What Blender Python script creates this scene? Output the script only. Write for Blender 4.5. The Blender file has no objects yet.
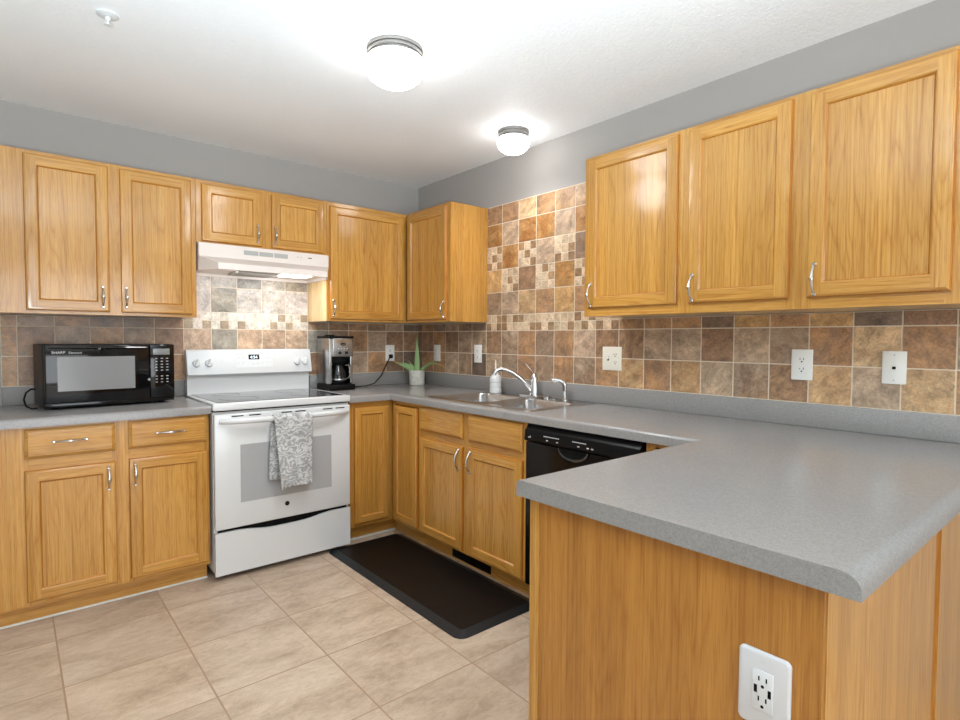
import bpy, bmesh, math, random
from mathutils import Vector, Matrix

random.seed(7)
PI = math.pi
scene = bpy.context.scene
COL = scene.collection

# ------------------------------------------------------------------ camera
CX, CY, CZ, YAW, PITCH, ROLL, FPX = -2.4691, -3.6907, 1.261, 0.6998, -0.0376, 0.0047, 558.19
fw = Vector((math.sin(YAW)*math.cos(PITCH), math.cos(YAW)*math.cos(PITCH), math.sin(PITCH)))
rt = Vector((math.cos(YAW), -math.sin(YAW), 0.0))
up = rt.cross(fw)
r2 = rt*math.cos(ROLL) + up*math.sin(ROLL)
u2 = -rt*math.sin(ROLL) + up*math.cos(ROLL)
cam_data = bpy.data.cameras.new('camera')
cam = bpy.data.objects.new('camera', cam_data)
COL.objects.link(cam)
cam_data.sensor_width = 36.0
cam_data.lens = FPX/960.0*36.0
cam_data.clip_start = 0.02
cam.matrix_world = Matrix(((r2.x, u2.x, -fw.x, CX), (r2.y, u2.y, -fw.y, CY), (r2.z, u2.z, -fw.z, CZ), (0, 0, 0, 1)))
scene.camera = cam

# ------------------------------------------------------------------ world, lights, exposure
world = bpy.data.worlds.new('world')
scene.world = world
world.use_nodes = True
world.node_tree.nodes['Background'].inputs[0].default_value = (0.95, 0.98, 1.0, 1)
world.node_tree.nodes['Background'].inputs[1].default_value = 0.4

def area_light(name, loc, aim, sx, sy, watts, color):
    l = bpy.data.lights.new(name, 'AREA')
    l.shape = 'RECTANGLE'; l.size = sx; l.size_y = sy
    l.energy = watts; l.color = color
    o = bpy.data.objects.new(name, l); COL.objects.link(o)
    o.location = loc
    o.rotation_euler = (Vector(aim)-Vector(loc)).to_track_quat('-Z', 'Y').to_euler()
    return o

area_light('patio_daylight', (-1.75, -6.72, 1.12), (-1.75, 0, 1.12), 2.2, 2.0, 31, (0.90, 0.96, 1.0))
area_light('side_window_daylight', (-4.52, -3.6, 1.45), (0, -3.0, 1.2), 2.4, 1.4, 1.5, (0.90, 0.96, 1.0))

fl = bpy.data.lights.new('ceiling_fill_spot', 'SPOT')  # unseen fill spot added to brighten the ceiling, standing in for bounced flash
fl.energy = 228; fl.color = (0.67, 0.86, 1.0); fl.spot_size = math.radians(125); fl.spot_blend = 1.0; fl.shadow_soft_size = 0.12
flo = bpy.data.objects.new('ceiling_fill_spot', fl); COL.objects.link(flo)
flo.location = (-2.65, -3.85, 1.15)
flo.rotation_euler = Vector((0.34, 0.66, 1.20)).to_track_quat('-Z', 'Y').to_euler()

scene.view_settings.view_transform = 'Standard'
scene.view_settings.look = 'None'
scene.view_settings.exposure = 1.38
scene.view_settings.gamma = 1.0
scene.view_settings.use_curve_mapping = False
scene.cycles.use_denoising = True
scene.cycles.max_bounces = 10
scene.cycles.diffuse_bounces = 6
scene.cycles.sample_clamp_indirect = 6.0

LAMP_GLOW = 5.0
LAMP_WATTS = 13.0
LAMP_COLOR = (0.98, 0.98, 1.0)

# ------------------------------------------------------------------ material helpers
class NT:
    def __init__(s, name):
        s.m = bpy.data.materials.new(name); s.m.use_nodes = True
        s.t = s.m.node_tree; s.n = s.t.nodes; s.l = s.t.links
        s.b = s.n['Principled BSDF']
    def add(s, kind, **kw):
        nd = s.n.new(kind)
        for k, v in kw.items():
            setattr(nd, k, v)
        return nd
    def link(s, a, b):
        s.l.new(a, b)
    def math(s, op, a, b=None):
        nd = s.add('ShaderNodeMath', operation=op)
        for i, x in enumerate((a, b)):
            if x is None: continue
            if hasattr(x, 'links'): s.link(x, nd.inputs[i])
            else: nd.inputs[i].default_value = x
        return nd.outputs[0]
    def ramp(s, fac, stops):
        r = s.add('ShaderNodeValToRGB')
        e = r.color_ramp.elements
        while len(e) < len(stops): e.new(0.5)
        for el, (p, c) in zip(e, stops):
            el.position = p; el.color = (*c, 1)
        s.link(fac, r.inputs[0])
        return r.outputs[0]
    def mix(s, fac, a, b, mode='MIX'):
        m = s.add('ShaderNodeMix', data_type='RGBA', blend_type=mode)
        for i, x in ((0, fac), (6, a), (7, b)):
            if hasattr(x, 'links'): s.link(x, m.inputs[i])
            elif isinstance(x, tuple): m.inputs[i].default_value = (*x[:3], 1)
            else: m.inputs[i].default_value = x
        return m.outputs[2]
    def noise(s, vec, scale, detail=3.0, rough=0.55, dist=0.0):
        nd = s.add('ShaderNodeTexNoise')
        nd.inputs['Scale'].default_value = scale
        nd.inputs['Detail'].default_value = detail
        nd.inputs['Roughness'].default_value = rough
        nd.inputs['Distortion'].default_value = dist
        if vec is not None: s.link(vec, nd.inputs['Vector'])
        return nd.outputs[0]
    def mapping(s, vec, scale=(1, 1, 1), loc=(0, 0, 0)):
        mp = s.add('ShaderNodeMapping')
        mp.inputs['Scale'].default_value = scale
        mp.inputs['Location'].default_value = loc
        s.link(vec, mp.inputs['Vector'])
        return mp.outputs[0]
    def objco(s):
        return s.add('ShaderNodeTexCoord').outputs['Object']
    def bump(s, h, strength, dist=0.002):
        bp = s.add('ShaderNodeBump')
        bp.inputs['Strength'].default_value = strength
        bp.inputs['Distance'].default_value = dist
        s.link(h, bp.inputs['Height'])
        s.link(bp.outputs[0], s.b.inputs['Normal'])

def lin(r, g, b):
    f = lambda c: (c/255/12.92) if c/255 <= 0.04045 else ((c/255+0.055)/1.055)**2.4
    return (f(r), f(g), f(b))

def plain(name, col, rough=0.5, metal=0.0, coat=0.0, emit=None, spec=None):
    n = NT(name)
    n.b.inputs['Base Color'].default_value = (*col, 1)
    n.b.inputs['Roughness'].default_value = rough
    n.b.inputs['Metallic'].default_value = metal
    n.b.inputs['Coat Weight'].default_value = coat
    n.b.inputs['Coat Roughness'].default_value = 0.08
    if spec is not None: n.b.inputs['Specular IOR Level'].default_value = spec
    if emit:
        n.b.inputs['Emission Color'].default_value = (*emit[0], 1)
        n.b.inputs['Emission Strength'].default_value = emit[1]
    # faint procedural unevenness of the finish
    v = n.noise(n.objco(), 35.0, 2)
    r = n.add('ShaderNodeMapRange')
    r.inputs['To Min'].default_value = max(0.02, rough*0.88); r.inputs['To Max'].default_value = min(1, rough*1.12)
    n.link(v, r.inputs['Value']); n.link(r.outputs[0], n.b.inputs['Roughness'])
    return n.m

def oak(name, axis, tone=1.0, light=lin(202, 156, 84), mid=lin(190, 138, 63), dark=lin(161, 108, 41), rough=0.33):
    n = NT(name)
    co = n.objco()
    inf = n.add('ShaderNodeObjectInfo')
    off = n.add('ShaderNodeVectorMath', operation='SCALE')
    cmb = n.add('ShaderNodeCombineXYZ')
    n.link(inf.outputs['Random'], cmb.inputs[0]); n.link(n.math('MULTIPLY', inf.outputs['Random'], 3.7), cmb.inputs[1])
    n.link(n.math('MULTIPLY', inf.outputs['Random'], 7.3), cmb.inputs[2])
    n.link(cmb.outputs[0], off.inputs[0]); off.inputs['Scale'].default_value = 23.0
    vadd = n.add('ShaderNodeVectorMath', operation='ADD')
    n.link(co, vadd.inputs[0]); n.link(off.outputs[0], vadd.inputs[1])
    v = vadd.outputs[0]
    def st(a, l):
        s = [a, a, a]; s['xyz'.index(axis)] = l
        return tuple(s)
    # cathedral figure: warped rings along the grain
    low = n.noise(n.mapping(v, st(9.0, 0.8)), 1.0, 2.0, 0.5, 0.2)
    rings = n.math('PINGPONG', n.math('MULTIPLY', low, 30.0), 1.0)
    sel = n.noise(n.mapping(v, st(2.6, 0.25)), 1.0, 1.0)
    # straight fibres and short dark pores
    fib = n.noise(n.mapping(v, st(150, 1.6)), 1.0, 3.0, 0.6)
    pore = n.noise(n.mapping(v, st(420, 14.0)), 1.0, 2.0, 0.5)
    board = n.noise(n.mapping(v, st(13.0, 0.05)), 1.0, 0.0)
    f = n.math('ADD', n.math('MULTIPLY', rings, 0.06), n.math('MULTIPLY', fib, 0.94))
    c = n.ramp(f, [(0.20, dark), (0.46, mid), (0.74, light)])
    fig = n.ramp(rings, [(0.02, (0.86, 0.75, 0.56)), (0.26, (0.98, 0.965, 0.94)), (0.7, (1.03, 1.03, 1.03))])
    c = n.mix(n.ramp(sel, [(0.42, (0.25, 0.25, 0.25)), (0.58, (0.85, 0.85, 0.85))]), c, fig, 'MULTIPLY')
    pm = n.ramp(pore, [(0.34, (0.72, 0.57, 0.38)), (0.47, (1, 1, 1))])
    c = n.mix(0.55, c, pm, 'MULTIPLY')
    bm_ = n.ramp(board, [(0.35, (0.90, 0.87, 0.83)), (0.65, (1.06, 1.05, 1.03))])
    c = n.mix(1.0, c, bm_, 'MULTIPLY')
    if tone != 1.0:
        c = n.mix(1.0, c, (tone, tone, tone), 'MULTIPLY')
    n.link(c, n.b.inputs['Base Color'])
    n.b.inputs['Roughness'].default_value = rough
    n.b.inputs['Coat Weight'].default_value = 0.75
    n.b.inputs['Coat Roughness'].default_value = 0.13
    n.b.inputs['Specular IOR Level'].default_value = 0.25
    n.bump(n.math('ADD', fib, pore), 0.10, 0.0006)
    return n.m

MT = {}
MT['oak_z'] = oak('oak_vertical', 'z')
MT['oak_x'] = oak('oak_along_x', 'x')
MT['oak_y'] = oak('oak_along_y', 'y')
MT['oak_panel'] = oak('oak_end_panel', 'z', 1.0, lin(184, 130, 58), lin(172, 116, 46), lin(148, 92, 30), 0.38)
MT['oak_deep'] = oak('oak_deep', 'z', 1.0, lin(196, 128, 52), lin(178, 108, 38), lin(150, 84, 24), 0.4)
MT['oak_edge'] = oak('oak_edge', 'z', 1.0, lin(196, 132, 52), lin(180, 114, 38), lin(152, 88, 24), 0.4)  # darker oak: stain gathered in the profile, edge shade put into the colour too
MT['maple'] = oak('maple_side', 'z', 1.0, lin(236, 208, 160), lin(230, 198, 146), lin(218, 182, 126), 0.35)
MT['white'] = plain('white_enamel', lin(212, 212, 211), 0.22, coat=0.3)
MT['white_satin'] = plain('white_satin', lin(214, 214, 213), 0.35)
MT['hood_white'] = plain('hood_white', lin(224, 212, 203), 0.3)
MT['plate_white'] = plain('plate_white', lin(235, 234, 228), 0.3)
MT['plate_dim'] = plain('plate_white_dimmed', lin(206, 204, 204), 0.3)  # white plate darkened in colour for the weak light at the peninsula end
MT['plate_almond'] = plain('plate_almond', lin(232, 226, 210), 0.3)
MT['black_gloss'] = plain('black_gloss', (0.004, 0.004, 0.0045), 0.07, spec=0.4)
MT['black_satin'] = plain('black_satin', (0.004, 0.004, 0.0045), 0.34, spec=0.18)
MT['black_matte'] = plain('black_matte', (0.007, 0.007, 0.007), 0.6, spec=0.15)
MT['door_black'] = plain('dishwasher_black', (0.006, 0.0035, 0.0025), 0.16, spec=0.22)
MT['rim_black'] = plain('rim_gloss_black', (0.02, 0.02, 0.02), 0.08, coat=1.0)
MT['slot'] = plain('slot_dark', (0.004, 0.004, 0.004), 0.6, spec=0.1)
MT['grey_slot'] = plain('vent_grey', lin(168, 166, 160), 0.5)
MT['mark_grey'] = plain('printed_mark_grey', lin(190, 190, 188), 0.5)
MT['mark_light'] = plain('printed_mark_light', lin(205, 205, 205), 0.5)
MT['window_grey'] = plain('oven_glass', lin(168, 168, 168), 0.16, coat=0.2)
MT['mw_glass'] = plain('microwave_window', lin(134, 134, 134), 0.16, coat=0.4)
MT['lcd'] = plain('lcd_grey', lin(130, 132, 130), 0.25)
MT['cooktop_glass'] = plain('cooktop_glass', lin(52, 52, 52), 0.09, coat=0.5)
MT['burner_ring'] = plain('burner_ring', lin(95, 95, 95), 0.12)
MT['nickel'] = plain('satin_nickel', (0.62, 0.60, 0.57), 0.24, 1.0)
MT['lamp_nickel'] = plain('lamp_nickel', (0.26, 0.25, 0.235), 0.36, 1.0)
MT['chrome'] = plain('chrome', (0.60, 0.60, 0.60), 0.10, 1.0)
MT['steel'] = plain('brushed_steel', (0.46, 0.46, 0.455), 0.24, 1.0)
MT['carafe'] = plain('carafe_glass', (0.008, 0.008, 0.008), 0.05, spec=0.5)
MT['aloe'] = plain('aloe_green', lin(140, 172, 112), 0.4)
MT['aloe_dry'] = plain('aloe_dry_tip', lin(176, 150, 92), 0.5)
MT['soil'] = plain('soil', lin(60, 45, 32), 0.9)
MT['display'] = plain('clock_digits', (0.3, 0.35, 0.36), 0.4, emit=((0.75, 0.9, 0.95), 1.1))
MT['caulk'] = plain('white_caulk', lin(225, 222, 214), 0.6)

def _laminate():
    n = NT('grey_laminate')
    co = n.objco()
    a = n.noise(co, 420.0, 2, 0.6); b = n.noise(co, 160.0, 3, 0.6); d = n.noise(co, 3.0, 2)
    c = n.ramp(n.math('ADD', n.math('MULTIPLY', a, 0.6), n.math('MULTIPLY', b, 0.4)),
               [(0.36, lin(132, 130, 128)), (0.5, lin(142, 140, 138)), (0.64, lin(153, 150, 147))])
    c = n.mix(1.0, c, n.ramp(d, [(0.3, (0.96, 0.96, 0.97)), (0.7, (1.02, 1.0, 0.98))]), 'MULTIPLY')
    n.link(c, n.b.inputs['Base Color'])
    n.b.inputs['Roughness'].default_value = 0.20
    n.bump(b, 0.04, 0.0004)
    return n.m
MT['laminate'] = _laminate()

def _paint(name, col, scale, strength, rough=0.85, dist=0.002):
    n = NT(name)
    co = n.objco()
    v = n.noise(co, scale, 3, 0.6); w = n.noise(co, 1.2, 2)
    c = n.mix(1.0, (*col,), n.ramp(w, [(0.3, (0.97, 0.97, 0.97)), (0.7, (1.02, 1.02, 1.02))]), 'MULTIPLY')
    n.link(c, n.b.inputs['Base Color'])
    n.b.inputs['Roughness'].default_value = rough
    n.bump(v, strength, dist)
    return n.m
MT['wall_paint'] = _paint('grey_wall_paint', lin(161, 155, 149), 90, 0.12)
MT['ceiling_paint'] = _paint('ceiling_paint', lin(246, 246, 245), 70, 0.5, 0.6, 0.004)
MT['far_wall'] = _paint('far_wall_paint', lin(215, 213, 208), 60, 0.1)

def _floor():
    n = NT('floor_tile')
    co = n.objco()
    v = n.mapping(co, (1, 1, 1), (2.347, 0.82, 0))
    br = n.add('ShaderNodeTexBrick', offset=0.0, squash=1.0)
    for k, x in (('Scale', 1.0), ('Brick Width', 0.41), ('Row Height', 0.4085), ('Mortar Size', 0.0034), ('Mortar Smooth', 0.3), ('Bias', 0.0)):
        br.inputs[k].default_value = x
    br.inputs['Color1'].default_value = (0, 0, 0, 1); br.inputs['Color2'].default_value = (1, 1, 1, 1)
    br.inputs['Mortar'].default_value = (0.5, 0.5, 0.5, 1)
    n.link(v, br.inputs['Vector'])
    rnd = br.outputs['Color']; mortar = br.outputs['Fac']
    shift = n.add('ShaderNodeVectorMath', operation='ADD')
    n.link(co, shift.inputs[0])
    sc = n.add('ShaderNodeVectorMath', operation='SCALE'); sc.inputs['Scale'].default_value = 9.0
    n.link(rnd, sc.inputs[0]); n.link(sc.outputs[0], shift.inputs[1])
    a = n.noise(n.mapping(shift.outputs[0], (1.0, 2.2, 1)), 3.2, 4, 0.6, 0.6)
    b = n.noise(n.mapping(shift.outputs[0], (1.0, 1.8, 1)), 22.0, 4, 0.65, 0.8)
    e = n.noise(shift.outputs[0], 160.0, 2, 0.6)
    f = n.math('ADD', n.math('ADD', n.math('MULTIPLY', a, 0.6), n.math('MULTIPLY', b, 0.35)), n.math('MULTIPLY', e, 0.12))
    c = n.ramp(f, [(0.38, lin(160, 138, 116)), (0.52, lin(186, 164, 142)), (0.66, lin(204, 184, 162))])
    tint = n.ramp(rnd, [(0.0, (0.95, 0.94, 0.94)), (1.0, (1.04, 1.03, 1.01))])
    c = n.mix(1.0, c, tint, 'MULTIPLY')
    c = n.mix(mortar, c, lin(160, 132, 106))
    n.link(c, n.b.inputs['Base Color'])
    n.b.inputs['Roughness'].default_value = 0.42
    n.bump(n.math('ADD', n.math('MULTIPLY', mortar, -1.0), n.math('MULTIPLY', b, 0.25)), 0.35, 0.0015)
    return n.m
MT['floor'] = _floor()

def _tile():
    n = NT('slate_tile')
    at = n.add('ShaderNodeAttribute', attribute_name='tile')
    at2 = n.add('ShaderNodeAttribute', attribute_name='tile_vein')
    co = n.objco()
    sc = n.add('ShaderNodeVectorMath', operation='SCALE'); sc.inputs['Scale'].default_value = 40.0
    cmb = n.add('ShaderNodeCombineXYZ')
    n.link(at.outputs['Alpha'], cmb.inputs[0]); n.link(n.math('MULTIPLY', at.outputs['Alpha'], 1.7), cmb.inputs[1]); n.link(n.math('MULTIPLY', at.outputs['Alpha'], 2.9), cmb.inputs[2])
    n.link(cmb.outputs[0], sc.inputs[0])
    ad = n.add('ShaderNodeVectorMath', operation='ADD'); n.link(co, ad.inputs[0]); n.link(sc.outputs[0], ad.inputs[1])
    v = ad.outputs[0]
    rot = n.add('ShaderNodeVectorRotate', rotation_type='AXIS_ANGLE')
    rot.inputs['Axis'].default_value = (0.7071, 0.7071, 0.0)
    n.link(v, rot.inputs['Vector']); n.link(n.math('MULTIPLY', at.outputs['Alpha'], 9.0), rot.inputs['Angle'])
    vr = n.mapping(rot.outputs[0], (1.0, 1.0, 1.5))
    a = n.noise(vr, 8.0, 7, 0.70, 0.8)
    b0 = n.noise(vr, 13.0, 8, 0.78, 0.5)
    ridge = n.math('ABSOLUTE', n.math('SUBTRACT', n.noise(vr, 7.0, 6, 0.72, 0.5), 0.5))
    b = n.math('ADD', n.math('MULTIPLY', b0, 0.85), n.math('MULTIPLY', ridge, 1.1))
    e = n.noise(v, 120.0, 2, 0.6)
    f1 = n.ramp(a, [(0.42, (0, 0, 0)), (0.58, (1, 1, 1))])
    f1 = n.math('MULTIPLY', f1, at2.outputs['Alpha'])
    c = n.mix(f1, at.outputs['Color'], at2.outputs['Color'])
    c = n.mix(0.85, c, n.ramp(b, [(0.34, (0.50, 0.48, 0.47)), (0.45, (0.84, 0.83, 0.82)), (0.53, (1.02, 1.01, 1)), (0.66, (1.36, 1.35, 1.33))]), 'MULTIPLY')
    c = n.mix(0.6, c, n.ramp(e, [(0.35, (0.74, 0.72, 0.70)), (0.6, (1.08, 1.08, 1.08))]), 'MULTIPLY')
    n.link(c, n.b.inputs['Base Color'])
    n.b.inputs['Roughness'].default_value = 0.38
    n.bump(b, 0.25, 0.0015)
    return n.m
MT['tile'] = _tile()
MT['grout'] = _paint('grout', lin(222, 208, 186), 200, 0.1)

def _towel():
    n = NT('towel_print')
    co = n.objco()
    w = n.add('ShaderNodeTexNoise'); w.inputs['Scale'].default_value = 13.0; w.inputs['Detail'].default_value = 3
    n.link(co, w.inputs['Vector'])
    wv = n.add('ShaderNodeVectorMath', operation='SCALE'); wv.inputs['Scale'].default_value = 0.22; n.link(w.outputs['Color'], wv.inputs[0])
    ad = n.add('ShaderNodeVectorMath', operation='ADD'); n.link(co, ad.inputs[0]); n.link(wv.outputs[0], ad.inputs[1])
    wave = n.add('ShaderNodeTexWave', wave_type='RINGS'); wave.inputs['Scale'].default_value = 11.0
    wave.inputs['Distortion'].default_value = 6.5; wave.inputs['Detail'].default_value = 2.5; wave.inputs['Detail Scale'].default_value = 2.0
    n.link(ad.outputs[0], wave.inputs['Vector'])
    c = n.ramp(wave.outputs['Fac'], [(0.08, lin(156, 156, 156)), (0.40, lin(178, 178, 177)), (0.80, lin(206, 205, 203))])
    big = n.noise(co, 14, 2)
    c = n.mix(1.0, c, n.ramp(big, [(0.35, (0.8, 0.8, 0.8)), (0.6, (1, 1, 1))]), 'MULTIPLY')
    n.link(c, n.b.inputs['Base Color']); n.b.inputs['Roughness'].default_value = 0.9
    n.bump(n.noise(co, 900, 1), 0.3, 0.0006)
    return n.m
MT['towel'] = _towel()

def _mat():
    n = NT('mat_rubber')
    co = n.objco()
    v = n.noise(n.mapping(co, (60, 5, 60)), 1.0, 4, 0.6)
    n.link(n.ramp(v, [(0.35, (0.0035, 0.0022, 0.0018)), (0.65, (0.008, 0.005, 0.004))]), n.b.inputs['Base Color'])
    n.b.inputs['Roughness'].default_value = 0.5
    n.b.inputs['Specular IOR Level'].default_value = 0.2
    n.bump(v, 0.3, 0.001)
    return n.m
MT['mat_top'] = _mat()
MT['mat_edge'] = plain('mat_edge', (0.010, 0.012, 0.013), 0.4, spec=0.3)

def _marble():
    n = NT('pot_marble')
    co = n.objco()
    v = n.noise(co, 22, 4, 0.6, 2.0)
    n.link(n.ramp(v, [(0.42, lin(196, 194, 184)), (0.55, lin(214, 212, 200))]), n.b.inputs['Base Color'])
    n.b.inputs['Roughness'].default_value = 0.3
    return n.m
MT['marble'] = _marble()

def _globe():
    n = NT('cut_glass_globe')
    co = n.objco()
    vo = n.add('ShaderNodeTexVoronoi', feature='F1'); vo.inputs['Scale'].default_value = 60
    n.link(co, vo.inputs['Vector'])
    n.b.inputs['Base Color'].default_value = (0.9, 0.9, 0.88, 1)
    n.b.inputs['Roughness'].default_value = 0.12
    n.b.inputs['Emission Color'].default_value = (*LAMP_COLOR, 1)
    n.b.inputs['Emission Strength'].default_value = LAMP_GLOW
    n.bump(vo.outputs['Distance'], 0.4, 0.004)
    return n.m
MT['globe'] = _globe()
MT['hood_lens'] = plain('hood_lens', (0.9, 0.9, 0.9), 0.3, emit=((0.97, 0.98, 1.0), 7.0))

def _glass():
    n = NT('window_glass')
    n.b.inputs['Base Color'].default_value = (0.95, 0.97, 0.97, 1)
    n.b.inputs['Transmission Weight'].default_value = 1.0
    n.b.inputs['Roughness'].default_value = 0.0
    n.b.inputs['IOR'].default_value = 1.02
    return n.m
MT['glass'] = _glass()

# ------------------------------------------------------------------ mesh builder
class B:
    """Collects shapes given in world coordinates and links them as one mesh object."""
    def __init__(s, *mats):
        s.bm = bmesh.new()
        s.mats = list(mats) or ['white']
    def mi(s, mat):
        if mat is None: return 0
        if mat not in s.mats: s.mats.append(mat)
        return s.mats.index(mat)
    def face(s, pts, mat=None):
        vs = [s.bm.verts.new(p) for p in pts]
        f = s.bm.faces.new(vs); f.material_index = s.mi(mat)
        return f
    def box(s, x0, x1, y0, y1, z0, z1, mat=None, bev=0.0, seg=2):
        x0, x1 = sorted((x0, x1)); y0, y1 = sorted((y0, y1)); z0, z1 = sorted((z0, z1))
        t = bmesh.new()
        bmesh.ops.create_cube(t, size=1.0)
        for v in t.verts:
            v.co = Vector(((x0+x1)/2+v.co.x*(x1-x0), (y0+y1)/2+v.co.y*(y1-y0), (z0+z1)/2+v.co.z*(z1-z0)))
        if bev > 0:
            bev = min(bev, 0.49*min(x1-x0, y1-y0, z1-z0))
            bmesh.ops.bevel(t, geom=list(t.edges), offset=bev, segments=seg, profile=0.5, affect='EDGES')
        s.merge(t, mat)
    def merge(s, t, mat=None, keep=False):
        k = s.mi(mat)
        mp = {}
        for v in t.verts: mp[v] = s.bm.verts.new(v.co)
        for f in t.faces:
            try:
                g = s.bm.faces.new([mp[v] for v in f.verts])
                g.material_index = f.material_index if keep else k
            except ValueError:
                pass
        t.free()
    def prism(s, poly, axis, a0, a1, mat=None, bev=0.0, seg=2):
        """poly: 2-D points; axis: the extrusion axis; the two others follow in xyz order."""
        t = bmesh.new()
        def P(p, a):
            q = list(p); q.insert('xyz'.index(axis), a)
            return Vector(q)
        lo = [t.verts.new(P(p, a0)) for p in poly]; hi = [t.verts.new(P(p, a1)) for p in poly]
        n = len(poly)
        t.faces.new(lo); t.faces.new(hi[::-1])
        for i in range(n):
            t.faces.new([lo[i], hi[i], hi[(i+1) % n], lo[(i+1) % n]])
        bmesh.ops.recalc_face_normals(t, faces=t.faces)
        if bev > 0:
            bmesh.ops.bevel(t, geom=list(t.edges), offset=bev, segments=seg, profile=0.5, affect='EDGES')
        s.merge(t, mat)
    def tube(s, pts, rad, mat=None, seg=12, flat=None, closed=False):
        """swept tube; rad: one radius or one per point; flat: (direction, scale) squashes the section."""
        pts = [Vector(p) for p in pts]; n = len(pts)
        rads = rad if isinstance(rad, (list, tuple)) else [rad]*n
        k = s.mi(mat)
        rings = []
        prev = None
        for i, p in enumerate(pts):
            if closed: d = pts[(i+1) % n]-pts[i-1]
            else: d = pts[min(i+1, n-1)]-pts[max(i-1, 0)]
            d.normalize()
            if prev is None:
                a = Vector((0, 0, 1)) if abs(d.z) < 0.9 else Vector((1, 0, 0))
                u = d.cross(a).normalized()
            else:
                u = (prev - d*prev.dot(d)).normalized()
            prev = u
            w = d.cross(u)
            ring = []
            for j in range(seg):
                t = 2*PI*j/seg
                o = (u*math.cos(t)+w*math.sin(t))*rads[i]
                if flat:
                    fd = Vector(flat[0]).normalized()
                    o = o - fd*(o.dot(fd)*(1-flat[1]))
                ring.append(s.bm.verts.new(p+o))
            rings.append(ring)
        m = n if closed else n-1
        for i in range(m):
            r0, r1 = rings[i], rings[(i+1) % n]
            for j in range(seg):
                f = s.bm.faces.new([r0[j], r0[(j+1) % seg], r1[(j+1) % seg], r1[j]]); f.material_index = k
        if not closed:
            f = s.bm.faces.new(rings[0][::-1]); f.material_index = k
            f = s.bm.faces.new(rings[-1]); f.material_index = k
    def lathe(s, prof, c, mat=None, seg=32, axis='z', sgn=1):
        """prof: (radius, height) pairs; c: centre; height runs along sgn*axis."""
        k = s.mi(mat)
        c = Vector(c)
        ax = {'x': (Vector((0, 1, 0)), Vector((0, 0, 1)), Vector((1, 0, 0))),
              'y': (Vector((1, 0, 0)), Vector((0, 0, 1)), Vector((0, 1, 0))),
              'z': (Vector((1, 0, 0)), Vector((0, 1, 0)), Vector((0, 0, 1)))}[axis]
        rings = []
        for r, h in prof:
            if r < 1e-6: rings.append([s.bm.verts.new(c+ax[2]*h*sgn)])
            else: rings.append([s.bm.verts.new(c+ax[0]*r*math.cos(2*PI*j/seg)+ax[1]*r*math.sin(2*PI*j/seg)+ax[2]*h*sgn) for j in range(seg)])
        for a, b in zip(rings, rings[1:]):
            for j in range(seg):
                q = []
                for v in ((a[j] if len(a) > 1 else a[0]), (a[(j+1) % seg] if len(a) > 1 else a[0]), (b[(j+1) % seg] if len(b) > 1 else b[0]), (b[j] if len(b) > 1 else b[0])):
                    if v not in q: q.append(v)
                if len(q) > 2:
                    f = s.bm.faces.new(q); f.material_index = k
        for r in (rings[0], rings[-1]):
            if len(r) > 2:
                f = s.bm.faces.new(r); f.material_index = k
    def loft(s, loops, mat=None, cap0=True, cap1=True):
        k = s.mi(mat)
        R = [[s.bm.verts.new(p) for p in lp] for lp in loops]
        n = len(R[0])
        for a, b in zip(R, R[1:]):
            for j in range(n):
                f = s.bm.faces.new([a[j], a[(j+1) % n], b[(j+1) % n], b[j]]); f.material_index = k
        if cap0: f = s.bm.faces.new(R[0][::-1]); f.material_index = k
        if cap1: f = s.bm.faces.new(R[-1]); f.material_index = k
        return R
    def build(s, name, parent=None, recalc=True, smooth=35):
        if recalc:
            bmesh.ops.recalc_face_normals(s.bm, faces=s.bm.faces)
        me = bpy.data.meshes.new(name)
        org = root_of(parent) if parent else None
        if parent is None:
            pass
        else:
            for v in s.bm.verts: v.co -= org
        for f in s.bm.faces: f.smooth = True
        s.bm.to_mesh(me); s.bm.free()
        for m in s.mats: me.materials.append(MT[m])
        me.set_sharp_from_angle(angle=math.radians(smooth))
        o = bpy.data.objects.new(name, me); COL.objects.link(o)
        if parent: o.parent = parent
        return o

ORIGIN = {}
def root_of(o):
    while o.parent is not None: o = o.parent
    return ORIGIN.get(o, Vector((0, 0, 0)))

def thing(name, label, cat, loc, group=None):
    o = bpy.data.objects.new(name, None); COL.objects.link(o)
    o.empty_display_size = 0.05
    o.location = loc; ORIGIN[o] = Vector(loc)
    o['label'] = label; o['category'] = cat
    if group: o['group'] = group
    return o

def solo(b, name, label, cat, loc, group=None):
    """a thing that is one single mesh, origin at its base"""
    for v in b.bm.verts: v.co -= Vector(loc)
    o = b.build(name)
    o.location = loc; o['label'] = label; o['category'] = cat
    if group: o['group'] = group
    return o

def struct(b, name, **kw):
    o = b.build(name, **kw); o['kind'] = 'structure'
    return o

# face maps: u runs along the wall, v up, w outwards from the given plane
class FY:
    h = 'oak_x'
    def __init__(s, y): s.y = y
    def __call__(s, u, v, w=0.0): return Vector((u, s.y-w, v))
class FX:
    h = 'oak_y'
    def __init__(s, x): s.x = x
    def __call__(s, u, v, w=0.0): return Vector((s.x-w, u, v))

def mbox(b, P, u0, u1, v0, v1, w0, w1, mat=None, bev=0.0, seg=2):
    a, c = P(u0, v0, w0), P(u1, v1, w1)
    b.box(a.x, c.x, a.y, c.y, a.z, c.z, mat, bev, seg)

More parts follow.
